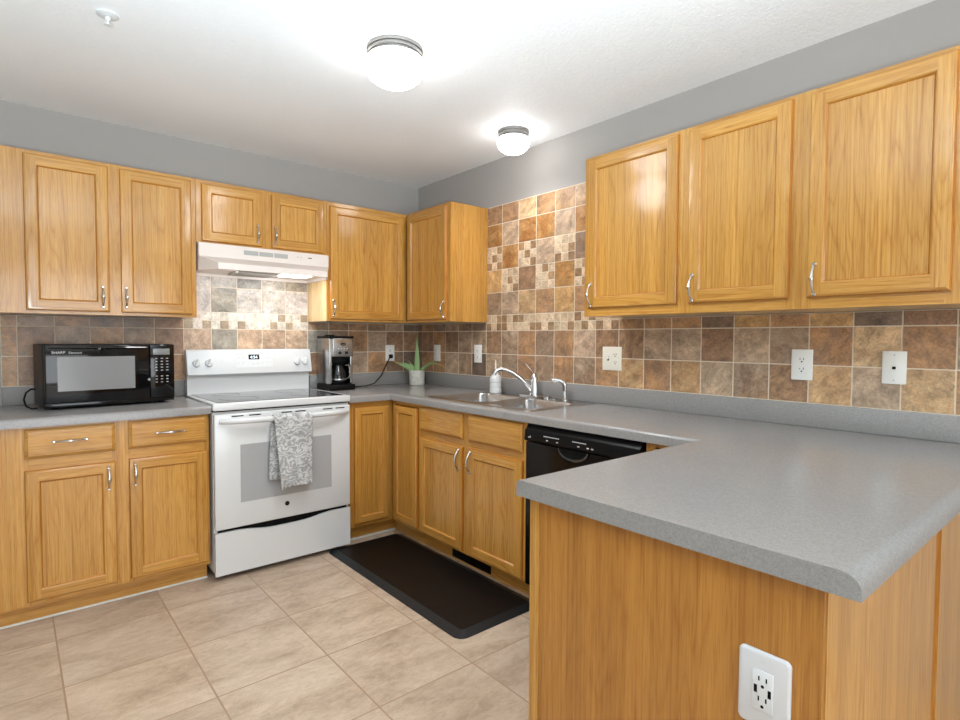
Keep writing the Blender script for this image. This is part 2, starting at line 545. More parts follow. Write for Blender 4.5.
def text_mesh(b, P, string, u, v, w, size, mat, flip=False, align='LEFT'):
    cu = bpy.data.curves.new('lettering', 'FONT'); cu.body = string; cu.size = size
    cu.align_x = align; cu.extrude = 0.0; cu.resolution_u = 2
    ob = bpy.data.objects.new('lettering', cu); COL.objects.link(ob)
    dg = bpy.context.evaluated_depsgraph_get()
    me = bpy.data.meshes.new_from_object(ob.evaluated_get(dg))
    bpy.data.objects.remove(ob); bpy.data.curves.remove(cu)
    t = bmesh.new(); t.from_mesh(me); bpy.data.meshes.remove(me)
    sg = -1 if flip else 1
    for q in t.verts:
        q.co = P(u+sg*q.co.x, v+q.co.y, w)
    b.merge(t, mat)

# ------------------------------------------------------------------ the setting
CEIL = 2.437
XL, YF = -4.6, -6.8
b = B('floor'); b.box(XL, 0.0, YF, 0.0, -0.05, 0.0); struct(b, 'floor')
b = B('ceiling_paint'); b.box(XL, 0.0, YF, 0.0, CEIL, CEIL+0.05); struct(b, 'ceiling')
b = B('wall_paint'); b.box(XL, 0.1, 0.0, 0.1, -0.05, CEIL+0.05); struct(b, 'wall_back')
b = B('wall_paint'); b.box(0.0, 0.1, YF, 0.0, -0.05, CEIL+0.05); struct(b, 'wall_right')
b = B('far_wall')
b.box(XL-0.1, XL, YF, 0.1, -0.05, 0.7); b.box(XL-0.1, XL, YF, 0.1, 2.2, CEIL+0.05)
b.box(XL-0.1, XL, YF, -4.9, 0.7, 2.2); b.box(XL-0.1, XL, -2.3, 0.1, 0.7, 2.2)
struct(b, 'wall_left')
b = B('far_wall')
b.box(XL-0.1, -2.9, YF-0.1, YF, -0.05, CEIL+0.05); b.box(-0.6, 0.1, YF-0.1, YF, -0.05, CEIL+0.05)
b.box(-2.9, -0.6, YF-0.1, YF, 2.15, CEIL+0.05)
struct(b, 'wall_front')
def window_frame(name, boxes, pane):
    b = B('white_satin')
    for q in boxes: b.box(*q)
    o = struct(b, name)
    g = B('glass'); g.box(*pane); g.build('pane', o)
y0, y1 = YF-0.06, YF-0.02
window_frame('door_1', [(-2.9, -2.82, y0, y1, 0, 2.15), (-0.68, -0.6, y0, y1, 0, 2.15), (-2.82, -0.68, y0, y1, 2.07, 2.15),
                        (-2.82, -0.68, y0, y1, 0.0, 0.08), (-1.79, -1.71, y0, y1, 0.08, 2.07)], (-2.82, -0.68, y0+0.018, y0+0.022, 0.08, 2.07))
x0, x1 = XL-0.07, XL-0.03
window_frame('window_1', [(x0, x1, -4.9, -4.82, 0.7, 2.2), (x0, x1, -2.38, -2.3, 0.7, 2.2), (x0, x1, -4.82, -2.38, 2.12, 2.2),
                          (x0, x1, -4.82, -2.38, 0.7, 0.78), (x0, x1, -3.64, -3.56, 0.78, 2.12)], (x0+0.018, x0+0.022, -4.82, -2.38, 0.78, 2.12))

# ------------------------------------------------------------------ tile backsplash
PITCH_T = 0.1532
PAL = {
    'O': [lin(188, 144, 92), lin(192, 150, 100), lin(182, 136, 86)],
    'B': [lin(167, 131, 101), lin(173, 137, 104), lin(162, 128, 99)],
    'G': [lin(173, 150, 127), lin(177, 154, 129), lin(167, 144, 122)],
    'T': [lin(196, 161, 121), lin(191, 156, 116), lin(200, 166, 125)],
    'S': [lin(158, 150, 137), lin(153, 146, 134)],
    'P': [lin(200, 170, 144), lin(194, 164, 137)],
    'L': [lin(209, 198, 190), lin(202, 192, 183)],  # hood lamp's light put into the colour of tiles over the stove
    'D': [lin(129, 108, 92), lin(138, 116, 98)],
    'm': [lin(216, 190, 158), lin(222, 197, 166), lin(210, 184, 152)],
    'n': [lin(164, 130, 96), lin(158, 124, 92), lin(170, 138, 104)],
    'w': [lin(232, 220, 207), lin(224, 214, 198)],  # mosaic behind the stove, lightened in colour as if lit by the hood
    'v': [lin(177, 157, 132), lin(169, 148, 123)],
}
VEIN = {'O': [lin(158, 105, 57), lin(222, 181, 125)], 'B': [lin(196, 148, 101), lin(132, 102, 82)], 'G': [lin(205, 174, 144), lin(156, 122, 94)],
        'T': [lin(173, 131, 88), lin(224, 192, 149)], 'S': [lin(175, 161, 141), lin(132, 125, 116)], 'P': [lin(175, 148, 125), lin(213, 185, 156)],
        'L': [lin(187, 174, 156), lin(224, 213, 204)], 'D': [lin(162, 122, 88), lin(107, 92, 80)]}

class TileWall:
    def __init__(s, P):
        s.P = P; s.b = B('grout', 'tile'); s.lay = s.b.bm.faces.layers
        s.c1 = s.lay.float_color.new('tile') if hasattr(s.lay, 'float_color') else None
        s.c2 = s.lay.float_color.new('tile_vein') if s.c1 else None
        s.recs = []
    def grout(s, u0, u1, v0, v1):
        mbox(s.b, s.P, u0, u1, v0, v1, 0.0, 0.0062, 'grout')
    def tile(s, u0, u1, v0, v1, cls, gap=0.0023, rng=random):
        small = cls in 'mnwv'
        mbox(s.b, s.P, u0+gap, u1-gap, v0+gap, v1-gap, 0.0005, 0.0080, 'tile', 0.0010, 1)
        base = rng.choice(PAL[cls])
        k = rng.uniform(0.93, 1.06)
        base = tuple(min(1, c*k) for c in base)
        vein = rng.choice(VEIN.get(cls, PAL[cls]))
        s.recs.append(((*base, rng.random()), (*vein, 0.15 if small else rng.uniform(0.45, 0.9)), 26))
    def mosaic(s, u0, u1, v0, v1, nu, nv, dark, light):
        darks = set(); last = False
        for j in range(nv):
            for i in range(nu):
                d = random.random() < 0.46
                if i and last and d: d = random.random() < 0.12
                if (i, j-1) in darks and d: d = random.random() < 0.3
                if d: darks.add((i, j))
                last = d
                a0 = u0+(u1-u0)*i/nu; a1 = u0+(u1-u0)*(i+1)/nu
                c0 = v0+(v1-v0)*j/nv; c1 = v0+(v1-v0)*(j+1)/nv
                s.tile(a0, a1, c0, c1, dark if d else light, 0.0016)
    def finish(s, label, loc):
        me_b = s.b
        for v in me_b.bm.verts: v.co -= Vector(loc)
        o = me_b.build('tile_backsplash')
        me = o.data
        a1 = me.attributes.new('tile', 'FLOAT_COLOR', 'FACE') if False else None
        o.location = loc; o['label'] = label; o['category'] = 'tile backsplash'
        return o

# a simpler, robust way to carry each tile's own colour: face-corner colour layers filled as tiles are made
class TW(TileWall):
    def __init__(s, P):
        s.P = P; s.b = B('grout', 'tile')
        s.c1 = s.b.bm.loops.layers.float_color.new('tile')
        s.c2 = s.b.bm.loops.layers.float_color.new('tile_vein')
        s.recs = []
    def tile(s, u0, u1, v0, v1, cls, gap=0.0023, rng=random):
        n0 = len(s.b.bm.faces)
        TileWall.tile(s, u0, u1, v0, v1, cls, gap, rng)
        base, vein, _ = s.recs[-1]
        s.b.bm.faces.ensure_lookup_table()
        for i in range(n0, len(s.b.bm.faces)):
            for lp in s.b.bm.faces[i].loops:
                lp[s.c1] = base; lp[s.c2] = vein

ZB, Z1, Z2 = 1.009, 1.1622, 1.3154      # tile rows over the laminate splash
ZM = 1.418                               # top of the mosaic band
ROW = [1.418, 1.5665, 1.715, 1.866, 2.012, 2.133]
def pick(s): return random.choice(s)

# right wall
tw = TW(FX(-0.0005))
RO = [0.0]+[-(0.0667+PITCH_T*k) for k in range(0, 23)]   # grout lines, walking towards the camera
iL, iR = 6, 13
RO2 = [u for u in RO if u > -3.48]+[-3.48]
tw.grout(-3.48, -0.0095, ZB-0.003, 1.371)
cls1 = 'DBBGGDGGBGBGB' + 'TBTGGBTGTBTO'
cls2 = 'DBBBGGBGBGBPB' + 'BGGBGGBTBGBT'
for i in range(len(RO2)-1):
    a, c = RO2[i+1], RO2[i]
    if i == 0: c = -0.0095
    tw.tile(a, c, ZB, Z1, cls1[i]); tw.tile(a, c, Z1, Z2, cls2[i])
    um = (a+c)/2
    if -0.84 > um > -1.90:
        tw.mosaic(a, c, Z2, 1.3667, 3, 1, 'n', 'm')
    else:
        tw.tile(a, c, Z2, 1.371, pick('DBGDBO'))
tw.finish('low strip of slate-brown tile running above the counter along the sink wall', (0, -1.7, ZB))
tw = TW(FX(-0.0005))
tw.grout(-1.918, -0.838, 1.3715, 2.134)
edges = [-0.838] + [u for u in RO if -0.84 > u > -1.90] + [-1.918]
rows = ['GGTBOBB', 'OMBMOMO', 'MOMGMDM', 'OGOOGOO', 'BBTBTTB']
for i in range(len(edges)-1):
    a, c = edges[i+1], edges[i]
    tw.mosaic(a, c, 1.3667, ZM, 3 if c-a > 0.13 else (2 if c-a > 0.07 else 1), 1, 'n', 'm')
for r, rowc in enumerate(rows):
    for i in range(len(edges)-1):
        a, c = edges[i+1], edges[i]
        ch = rowc[i]
        if ch == 'M':
            tw.mosaic(a, c, ROW[r], ROW[r+1], 3 if c-a > 0.13 else (2 if c-a > 0.07 else 1), 3, 'n', 'm')
        else:
            tw.tile(a, c, ROW[r], ROW[r+1], ch)
tw.finish('tall warm brown tile field with square mosaic accents between two oak wall cabinets', (0, -1.38, 1.3715))

# back wall
tw = TW(FY(-0.0005))
BO = [0.0]+[-(0.1437+PITCH_T*k) for k in range(0, 16)]+[-2.505]
tw.grout(-2.505, 0.0, ZB-0.003, 1.371)
cb1 = 'DDBGBBBBBBBBDDBBBB'
cb2 = 'BBGBGSPPPSPBGBGDBB'
for i in range(len(BO)-1):
    a, c = BO[i+1], BO[i]
    um = (a+c)/2
    tw.tile(a, c, ZB, Z1, cb1[i]); tw.tile(a, c, Z1, Z2, cb2[i])
    if -0.91 > um > -1.675:
        tw.mosaic(a, c, Z2, ZM, 3, 2, 'v', 'w')
    else:
        tw.tile(a, c, Z2, 1.371, pick('DBGDBB'))
tw.grout(-1.672, -0.908, 1.371, 1.786)
for i in range(len(BO)-1):
    a, c = BO[i+1], BO[i]
    a, c = max(a, -1.672), min(c, -0.908)
    if c-a < 0.015: continue
    tw.tile(a, c, ZM, ZM+PITCH_T, pick('LLS')); tw.tile(a, c, ZM+PITCH_T, ZM+2*PITCH_T, pick('LLS')); tw.tile(a, c, ZM+2*PITCH_T, 1.786, 'L')
tw.finish('grey and brown stone-look tile strip with pale mosaic band on the wall behind the stove', (-1.25, 0, ZB))

# ------------------------------------------------------------------ cabinet builders
def pull(P, u, v, length, vertical, parent, bead=True):
    """bowed satin pull with a bead in its middle and a rosette at each end"""
    b = B('nickel')
    pts, rad = [], []
    n = 16
    for i in range(n+1):
        t = i/n*2-1
        w = 0.019+0.026*math.cos(t*PI/2)**0.8 if abs(t) < 1 else 0.019
        d = t*length/2
        pts.append(P(u, v+d, w) if vertical else P(u+d, v, w))
        rad.append(0.0040+0.0012*(1-abs(t))+(0.0034*math.exp(-(t/0.16)**2) if bead else 0.0008))
    b.tube(pts, rad, seg=10)
    for t in (-1, 1):
        d = t*length/2
        q0 = P(u, v+d, 0.019) if vertical else P(u+d, v, 0.019)
        q1 = P(u, v+d, 0.0285) if vertical else P(u+d, v, 0.0285)
        b.tube([q0, q0.lerp(q1, 0.35), q0.lerp(q1, 0.6), q1], [0.0075, 0.0075, 0.0055, 0.0045], seg=12)
    return b.build('handle', parent)

def door(P, u0, u1, v0, v1, root, name='door', stile=0.056, th=0.019):
    b = B('oak_z', P.h)
    W0, H0 = u1-u0, v1-v0
    lv = [(0.0, 0.0005), (0.0, th-0.008), (0.003, th-0.0035), (0.007, th-0.0025), (0.0075, th-0.0005), (0.011, th)]
    li = [(stile-0.009, th), (stile-0.006, th-0.0015), (stile-0.004, th-0.005), (stile, th-0.0085)]
    def loop(d, w): return [P(u0+d, v0+d, w), P(u1-d, v0+d, w), P(u1-d, v1-d, w), P(u0+d, v1-d, w)]
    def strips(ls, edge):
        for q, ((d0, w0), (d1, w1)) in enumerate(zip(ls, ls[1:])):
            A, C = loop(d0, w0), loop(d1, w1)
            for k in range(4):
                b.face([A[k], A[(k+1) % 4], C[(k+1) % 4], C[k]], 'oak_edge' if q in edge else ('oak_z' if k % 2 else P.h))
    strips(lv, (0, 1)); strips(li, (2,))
    d0, d1 = lv[-1][0], li[0][0]
    for ua, ub in ((u0+d0, u0+d1), (u1-d1, u1-d0)):
        b.face([P(ua, v0+d0, th), P(ub, v0+d0, th), P(ub, v1-d0, th), P(ua, v1-d0, th)], 'oak_z')
    for va, vb in ((v0+d0, v0+d1), (v1-d1, v1-d0)):
        b.face([P(u0+d1, va, th), P(u1-d1, va, th), P(u1-d1, vb, th), P(u0+d1, vb, th)], P.h)
    A = loop(0, 0.0005); b.face(A[::-1], 'oak_z')
    bmesh.ops.remove_doubles(b.bm, verts=b.bm.verts, dist=1e-5)
    o = b.build(name, root, smooth=20)
    p = B('oak_z')
    mbox(p, P, u0+stile-0.001, u1-stile+0.001, v0+stile-0.001, v1-stile+0.001, 0.002, th-0.0082, 'oak_z')
    p.build('panel', o)
    return o

def drawer_front(P, u0, u1, v0, v1, root, name='drawer_front', th=0.019):
    b = B(P.h)
    lv = [(0.0, 0.0005), (0.0, th-0.009), (0.004, th-0.006), (0.010, th-0.0035), (0.0115, th-0.001), (0.014, th)]
    def loop(d, w): return [P(u0+d, v0+d, w), P(u1-d, v0+d, w), P(u1-d, v1-d, w), P(u0+d, v1-d, w)]
    b.loft([loop(d, w) for d, w in lv], P.h)
    return b.build(name, root, smooth=20)

def frame(P, stiles, rails, root, th=0.018):
    """face frame lying just behind plane w=0"""
    b = B('oak_z', P.h)
    for q in stiles: mbox(b, P, *q, -th, 0.0, 'oak_z')
    for q in rails: mbox(b, P, *q, -th, -0.0002, P.h)
    return b.build('face_frame', root)

# ------------------------------------------------------------------ wall cabinets, back wall
YU = -0.312
UB, UT = 1.373, 2.133
def carcass(x0, x1, y0, y1, z0, z1, root, mat='oak_z'):
    b = B(mat); b.box(x0, x1, y0, y1, z0, z1)
    return b.build('body', root)

P = FY(YU)
r = thing('wall_cabinet', 'oak wall cabinet with two doors hanging above the black microwave', 'cabinet', (-2.12, -0.16, UB))
carcass(-2.56, -1.675, YU+0.018, -0.001, UB, UT, r)
frame(P, [(-2.56, -2.40, UB, UT), (-2.085, -2.02, UB, UT), (-1.705, -1.675, UB, UT)],
      [(-2.40, -2.085, UB, 1.40), (-2.02, -1.705, UB, 1.40), (-2.40, -2.085, 2.10, UT), (-2.02, -1.705, 2.10, UT)], r)
d = door(P, -2.408, -2.078, 1.388, 2.115, r); pull(P, -2.108, 1.462, 0.098, True, d)
d = door(P, -2.028, -1.698, 1.388, 2.115, r); pull(P, -2.008, 1.464, 0.098, True, d)

r = thing('wall_cabinet', 'short oak wall cabinet with two small doors mounted above the white range hood', 'cabinet', (-1.29, -0.16, 1.787))
carcass(-1.673, -0.909, YU+0.018, -0.001, 1.787, UT, r)
frame(P, [(-1.673, -1.63, 1.787, UT), (-1.33, -1.25, 1.787, UT), (-0.945, -0.909, 1.787, UT)],
      [(-1.63, -1.33, 1.787, 1.815), (-1.25, -0.945, 1.787, 1.815), (-1.63, -1.33, 2.10, UT), (-1.25, -0.945, 2.10, UT)], r)
d = door(P, -1.645, -1.318, 1.799, 2.113, r); pull(P, -1.347, 1.868, 0.098, True, d)
d = door(P, -1.262, -0.933, 1.799, 2.113, r); pull(P, -1.245, 1.870, 0.098, True, d)

r = thing('wall_cabinet', 'single-door oak wall cabinet above the coffee maker, pale side facing the range hood', 'cabinet', (-0.62, -0.16, UB))
b = B('oak_z'); b.box(-0.900, -0.325, YU+0.018, -0.001, UB+0.01, UT); b.build('body', r)
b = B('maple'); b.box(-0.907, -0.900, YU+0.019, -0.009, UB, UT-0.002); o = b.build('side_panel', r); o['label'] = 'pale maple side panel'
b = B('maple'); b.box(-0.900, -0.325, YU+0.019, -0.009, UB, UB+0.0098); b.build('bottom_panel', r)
frame(P, [(-0.907, -0.87, UB, UT), (-0.36, -0.3125, UB, UT)], [(-0.87, -0.36, UB, 1.40), (-0.87, -0.36, 2.10, UT)], r)
d = door(P, -0.890, -0.338, 1.386, 2.108, r); pull(P, -0.872, 1.455, 0.098, True, d)

# corner wall cabinet on the right wall
PX = FX(-0.312)
r = thing('wall_cabinet', 'oak corner wall cabinet over the potted aloe, its plain oak side facing the sink', 'cabinet', (-0.16, -0.42, UB))
b = B('oak_z'); b.box(-0.294, -0.001, -0.828, -0.001, UB+0.01, UT); b.build('body', r)
b = B('oak_z'); b.box(-0.312, -0.0005, -0.835, -0.828, UB, UT); b.build('side_panel', r)
b = B('maple'); b.box(-0.294, -0.009, -0.828, -0.009, UB, UB+0.0098); b.build('bottom_panel', r)
frame(PX, [(-0.828, -0.785, UB, UT), (-0.36, -0.3325, UB, UT)], [(-0.785, -0.36, UB, 1.40), (-0.785, -0.36, 2.10, UT)], r)
d = door(PX, -0.803, -0.347, 1.388, 2.112, r); pull(PX, -0.785, 1.452, 0.098, True, d)

# right wall, over the peninsula end
def right_wall_cabinet(label, y0, y1, doors, stiles, pulls):
    r = thing('wall_cabinet', label, 'cabinet', (-0.16, (y0+y1)/2, UB))
    b = B('oak_z'); b.box(-0.294, -0.001, y0, y1, UB+0.012, UT)
    b.build('body', r)
    b = B('maple'); b.box(-0.294, -0.009, y0, y1, UB, UB+0.0118); b.build('bottom_panel', r)
    sts = [(a, c, UB, UT) for a, c in stiles]
    rls = []
    ss = sorted(stiles)
    for (a, c), (a2, c2) in zip(ss, ss[1:]):
        rls += [(c, a2, UB, 1.415), (c, a2, 2.10, UT)]
    frame(PX, sts, rls, r)
    for (a, c), pu in zip(doors, pulls):
        d = door(PX, a, c, 1.412, 2.118, r); pull(PX, pu, 1.474, 0.105, True, d)
    return r
right_wall_cabinet('single-door oak wall cabinet on the right wall beside the mosaic tile field', -2.446, -1.921, [(-2.418, -1.947)], [(-2.446, -2.405), (-1.96, -1.921)], [-1.972])
right_wall_cabinet('wide two-door oak wall cabinet above the three-pronged outlet and phone jack plates', -3.36, -2.4465,
                   [(-2.862, -2.470), (-3.316, -2.922)], [(-3.36, -3.30), (-2.935, -2.85), (-2.485, -2.4465)], [-2.494, -2.948])
b = None

# ------------------------------------------------------------------ base cabinets
YB = -0.612
XB = -0.612
BT = 0.873
P = FY(YB)
r = thing('base_cabinet', 'oak base cabinet with two drawers and two doors under the black microwave', 'cabinet', (-2.12, -0.3, 0))
carcass(-2.56, -1.697, YB+0.018, -0.001, 0.10, BT, r)
b = B('oak_x'); b.box(-2.56, -1.70, -0.552, -0.10, 0.0, 0.10, 'oak_x'); b.box(-2.56, -1.70, -0.558, -0.552, 0.0, 0.008, 'caulk'); b.build('toe_kick', r)
frame(P, [(-2.56, -2.42, 0.092, BT), (-2.115, -2.035, 0.092, BT), (-1.725, -1.697, 0.092, BT)],
      [(-2.42, -2.115, 0.092, 0.14), (-2.035, -1.725, 0.092, 0.14), (-2.42, -2.115, 0.68, 0.75), (-2.035, -1.725, 0.68, 0.75), (-2.42, -2.115, 0.845, BT), (-2.035, -1.725, 0.845, BT)], r)
d = drawer_front(P, -2.432, -2.103, 0.734, 0.862, r); pull(P, -2.272, 0.803, 0.118, False, d)
d = drawer_front(P, -2.050, -1.709, 0.734, 0.864, r); pull(P, -1.875, 0.801, 0.118, False, d)
d = door(P, -2.434, -2.104, 0.112, 0.684, r); pull(P, -2.132, 0.608, 0.098, True, d)
d = door(P, -2.050, -1.709, 0.112, 0.687, r); pull(P, -2.027, 0.612, 0.098, True, d)

# corner base cabinet (two hinged leaves)
r = thing('base_cabinet', 'oak corner base cabinet with two narrow leaf doors right of the white stove', 'cabinet', (-0.45, -0.4, 0))
b = B('oak_z')
b.box(-0.905, -0.001, YB+0.018, -0.001, 0.10, BT); b.box(XB+0.018, -0.001, -0.935, YB+0.018, 0.10, BT)
b.build('body', r)
b = B('oak_x', 'oak_y'); b.box(-0.905, -0.10, -0.54, -0.10, 0.0, 0.10, 'oak_x'); b.box(-0.54, -0.10, -0.935, -0.54, 0.0, 0.10, 'oak_y')
b.box(-0.905, -0.54, -0.546, -0.54, 0.0, 0.012, 'caulk'); b.build('toe_kick', r)
frame(P, [(-0.905, -0.865, 0.10, BT), (-0.64, -0.6125, 0.10, BT)], [(-0.865, -0.64, 0.10, 0.14), (-0.865, -0.64, 0.835, BT)], r)
PB = FX(XB)
frame(PB, [(-0.935, -0.92, 0.10, BT), (-0.66, -0.631, 0.10, BT)], [(-0.92, -0.66, 0.10, 0.14), (-0.92, -0.66, 0.85, BT)], r)
door(P, -0.880, -0.640, 0.122, 0.840, r, stile=0.05)
door(PB, -0.918, -0.660, 0.122, 0.845, r, stile=0.05)

r = thing('base_cabinet', 'oak sink base cabinet with two false drawer fronts and two doors beside the black mat', 'cabinet', (-0.3, -1.39, 0))
b = B('oak_z')
b.box(XB+0.018, -0.001, -1.836, -1.818, 0.10, BT); b.box(XB+0.018, -0.001, -0.954, -0.936, 0.10, BT)
b.box(-0.02, -0.001, -1.818, -0.954, 0.10, BT); b.box(XB+0.018, -0.02, -1.818, -0.954, 0.10, 0.118)
b.build('body', r)
b = B('oak_y'); b.box(-0.54, -0.10, -1.836, -0.936, 0.0, 0.0995, 'oak_y'); b.build('toe_kick', r)
frame(PB, [(-0.965, -0.936, 0.10, BT), (-1.415, -1.345, 0.10, BT), (-1.836, -1.80, 0.10, BT)],
      [(-1.345, -0.965, 0.10, 0.14), (-1.80, -1.415, 0.10, 0.14), (-1.345, -0.965, 0.675, 0.735), (-1.80, -1.415, 0.675, 0.735), (-1.345, -0.965, 0.85, BT), (-1.80, -1.415, 0.85, BT)], r)
drawer_front(PB, -1.352, -0.951, 0.722, 0.857, r, 'false_drawer_front'); drawer_front(PB, -1.811, -1.403, 0.722, 0.860, r, 'false_drawer_front')
d = door(PB, -1.353, -0.951, 0.115, 0.680, r); pull(PB, -1.330, 0.610, 0.105, True, d, bead=False)
d = door(PB, -1.813, -1.404, 0.115, 0.684, r); pull(PB, -1.430, 0.612, 0.105, True, d, bead=False)

# black register in the toe kick of the sink base
b = B('black_matte')
b.box(-0.5465, -0.5405, -1.50, -1.166, 0.012, 0.092, 'black_satin', 0.002)
for i in range(20):
    y = -1.49+0.016*i
    b.box(-0.549, -0.5465, y, y+0.006, 0.02, 0.084, 'black_matte')
solo(b, 'toe_kick_register', 'black slotted register in the toe kick below the sink doors', 'vent', (-0.543, -1.333, 0.012))

# ------------------------------------------------------------------ dishwasher
r = thing('dishwasher', 'black dishwasher with a scooped handle built in right of the sink base cabinet', 'dishwasher', (-0.33, -2.16, 0))
b = B('black_matte'); b.box(-0.60, -0.03, -2.470, -1.842, 0.02, 0.862); b.build('tub', r)
b = B('door_black')
b.box(-0.634, -0.602, -2.468, -1.846, 0.11, 0.786, 'door_black', 0.004); dd = b.build('door', r)
b = B('black_satin')
prof = [(-0.602, 0.790), (-0.640, 0.790), (-0.646, 0.797), (-0.640, 0.842), (-0.630, 0.850), (-0.622, 0.864), (-0.602, 0.866)]
b.prism(prof, 'y', -2.468, -1.846, 'black_satin', 0.0015, 1)
cp = b.build('control_panel', r, smooth=25)
mk = B('mark_light')
def pmark(y0, y1, z0, z1, mat='mark_light'):
    x = -0.6462+(max(z0, 0.797)-0.797)*0.133
    mk.box(x-0.0004, x+0.0008, y0, y1, z0, z1, mat)
pmark(-1.885, -1.872, 0.808, 0.812); pmark(-1.888, -1.884, 0.808, 0.817)
mk.build('printed_lettering', cp); mk = B('mark_light')
for i in range(11): pmark(-1.968-0.0085*i-0.006, -1.968-0.0085*i, 0.823, 0.827)
mk.build('printed_lettering', cp); mk = B('mark_light')
for i in range(9): pmark(-2.135-0.0085*i-0.006, -2.135-0.0085*i, 0.823, 0.827)
mk.build('printed_lettering', cp)
for y in (-1.985, -2.045, -2.165, -2.215, -2.238):
    mk = B('mark_light'); pmark(y-0.011, y, 0.806, 0.811); mk.build('button', cp)
b = B('slot', 'rim_black')
arc = []
for i in range(17):
    t = PI*i/16
    arc.append((-2.135-0.080*math.cos(t), 0.786-0.044*math.sin(t)))
# scoop: dark pocket face and a glossy rolled rim
b.face([Vector((-0.6346, y, z)) for y, z in arc], 'slot')
b.tube([Vector((-0.6385, y, z)) for y, z in arc], [0.0035+0.004*math.sin(PI*i/16) for i in range(17)], 'rim_black', 8)
b.build('handle', dd)
b = B('black_matte'); b.box(-0.56, -0.545, -2.468, -1.846, 0.0, 0.105); b.build('toe_panel', r)

# filler cabinet between dishwasher and peninsula
r = thing('base_cabinet', 'narrow oak corner filler cabinet with drawer front right of the black dishwasher', 'cabinet', (-0.3, -2.59, 0))
b = B('oak_z'); b.box(XB+0.018, -0.001, -2.724, -2.478, 0.0, BT); b.build('body', r)
frame(PB, [(-2.520, -2.478, 0.10, BT), (-2.724, -2.700, 0.10, BT)], [(-2.70, -2.52, 0.855, BT), (-2.70, -2.52, 0.10, 0.14)], r)
drawer_front(PB, -2.712, -2.508, 0.722, 0.850, r)
d = door(PB, -2.712, -2.508, 0.115, 0.684, r, stile=0.045)

# ------------------------------------------------------------------ peninsula cabinet
r = thing('base_cabinet', 'oak peninsula base cabinet with plain end panel in the right foreground', 'cabinet', (-0.75, -3.05, 0))
b = B('oak_z'); b.box(-1.478, -0.002, -3.366, -2.744, 0.0, BT); b.build('body', r)
b = B('oak_panel'); b.box(-1.490, -1.4785, -3.378, -2.758, 0.0, BT-0.0005); b.build('end_panel', r)
b = B('oak_z'); b.box(-1.492, -0.62, -2.743, -2.726, 0.10, BT); b.box(-1.493, -1.4785, -2.757, -2.7435, 0.0, BT-0.0005); b.build('face_frame', r)
b = B('oak_z'); b.box(-1.478, -0.745, -3.380, -3.3665, 0.0, BT-0.0005); b.build('back_panel', r)
b = B('oak_z'); b.box(-0.690, -0.002, -3.380, -3.3665, 0.0, BT-0.0005); b.build('back_panel', r)
b = B('oak_deep'); b.box(-0.7445, -0.6905, -3.373, -3.3665, 0.0, BT-0.0005); o = b.build('batten', r); o['label'] = 'deeper orange oak seam strip'
PI_ = FY(-2.726)
class FYb:
    h = 'oak_x'
    def __init__(s, y): s.y = y
    def __call__(s, u, v, w=0.0): return Vector((u, s.y+w, v))
PN = FYb(-2.726)
for a, c in ((-1.470, -1.075), (-1.045, -0.66)):
    door(PN, a, c, 0.115, 0.684, r); drawer_front(PN, a, c, 0.722, 0.858, r)

# ------------------------------------------------------------------ worktops
def slab(cells, hole, zt, zb, bevel_sets, root):
    """plan cells (rectangles on one shared grid) -> slab with rolled front edges"""
    t = bmesh.new()
    vm = {}
    def V(x, y):
        k = (round(x, 5), round(y, 5))
        if k not in vm: vm[k] = t.verts.new((x, y, zt))
        return vm[k]
    for x0, x1, y0, y1 in cells:
        t.faces.new([V(x0, y0), V(x1, y0), V(x1, y1), V(x0, y1)])
    top = list(t.faces)
    ret = bmesh.ops.extrude_face_region(t, geom=top)
    # the moved copy becomes the top again, originals the bottom
    for v in [g for g in ret['geom'] if isinstance(g, bmesh.types.BMVert)]: v.co.z = zb
    bmesh.ops.recalc_face_normals(t, faces=t.faces)
    for test, off in bevel_sets:
        es = [e for e in t.edges if all(abs(v.co.z-zt) < 1e-5 for v in e.verts) and test(*[v.co for v in e.verts])]
        if es: bmesh.ops.bevel(t, geom=es, offset=off, segments=6, profile=0.5, affect='EDGES')
    b = B('laminate'); b.merge(t, 'laminate')
    return b.build('slab', root, smooth=30)

ZT, ZBm = 0.914, 0.874
r = thing('countertop', 'short grey laminate countertop left of the stove, holding the microwave', 'countertop', (-2.12, -0.32, ZBm))
def both(f): return lambda a, c: f(a) and f(c)
slab([(-2.56, -1.691, -0.642, -0.001)], None, ZT, ZBm, [(both(lambda p: abs(p.y+0.642) < 1e-4), 0.013)], r)
b = B('laminate'); b.box(-2.505, -1.675, -0.020, -0.001, ZT+0.0002, 1.008, 'laminate', 0.004); b.build('backsplash_lip', r)

r = thing('countertop', 'long grey laminate countertop running past the sink into the foreground peninsula', 'countertop', (-0.7, -1.9, ZBm))
X0, XI, XS0, XS1 = -0.922, -0.642, -0.560, -0.070
YE = -0.642
YS0, YS1 = -1.790, -0.970
YI, YO, XE = -2.700, -3.435, -1.515
xs = [X0, XI, XS0, XS1, -0.001]
ys = [YI, YS0, YS1, YE, -0.001]
cells = [(X0, XI, YE, -0.001)]
for i in range(1, 4):
    for j in range(4):
        if i == 2 and j == 1: continue
        cells.append((xs[i], xs[i+1], ys[j], ys[j+1]))
xp = [XE, XI, XS0, XS1, -0.001]
for i in range(4): cells.append((xp[i], xp[i+1], YO, YI))
slab(cells, None, ZT, ZBm, [
    (both(lambda p: (abs(p.y-YE) < 1e-4 and p.x < XI+1e-4) or (abs(p.x-XI) < 1e-4 and YI-1e-4 < p.y < YE+1e-4) or (abs(p.y-YI) < 1e-4 and p.x < XI+1e-4)), 0.013),
    (both(lambda p: abs(p.y-YO) < 1e-4), 0.028)], r)
b = B('laminate')
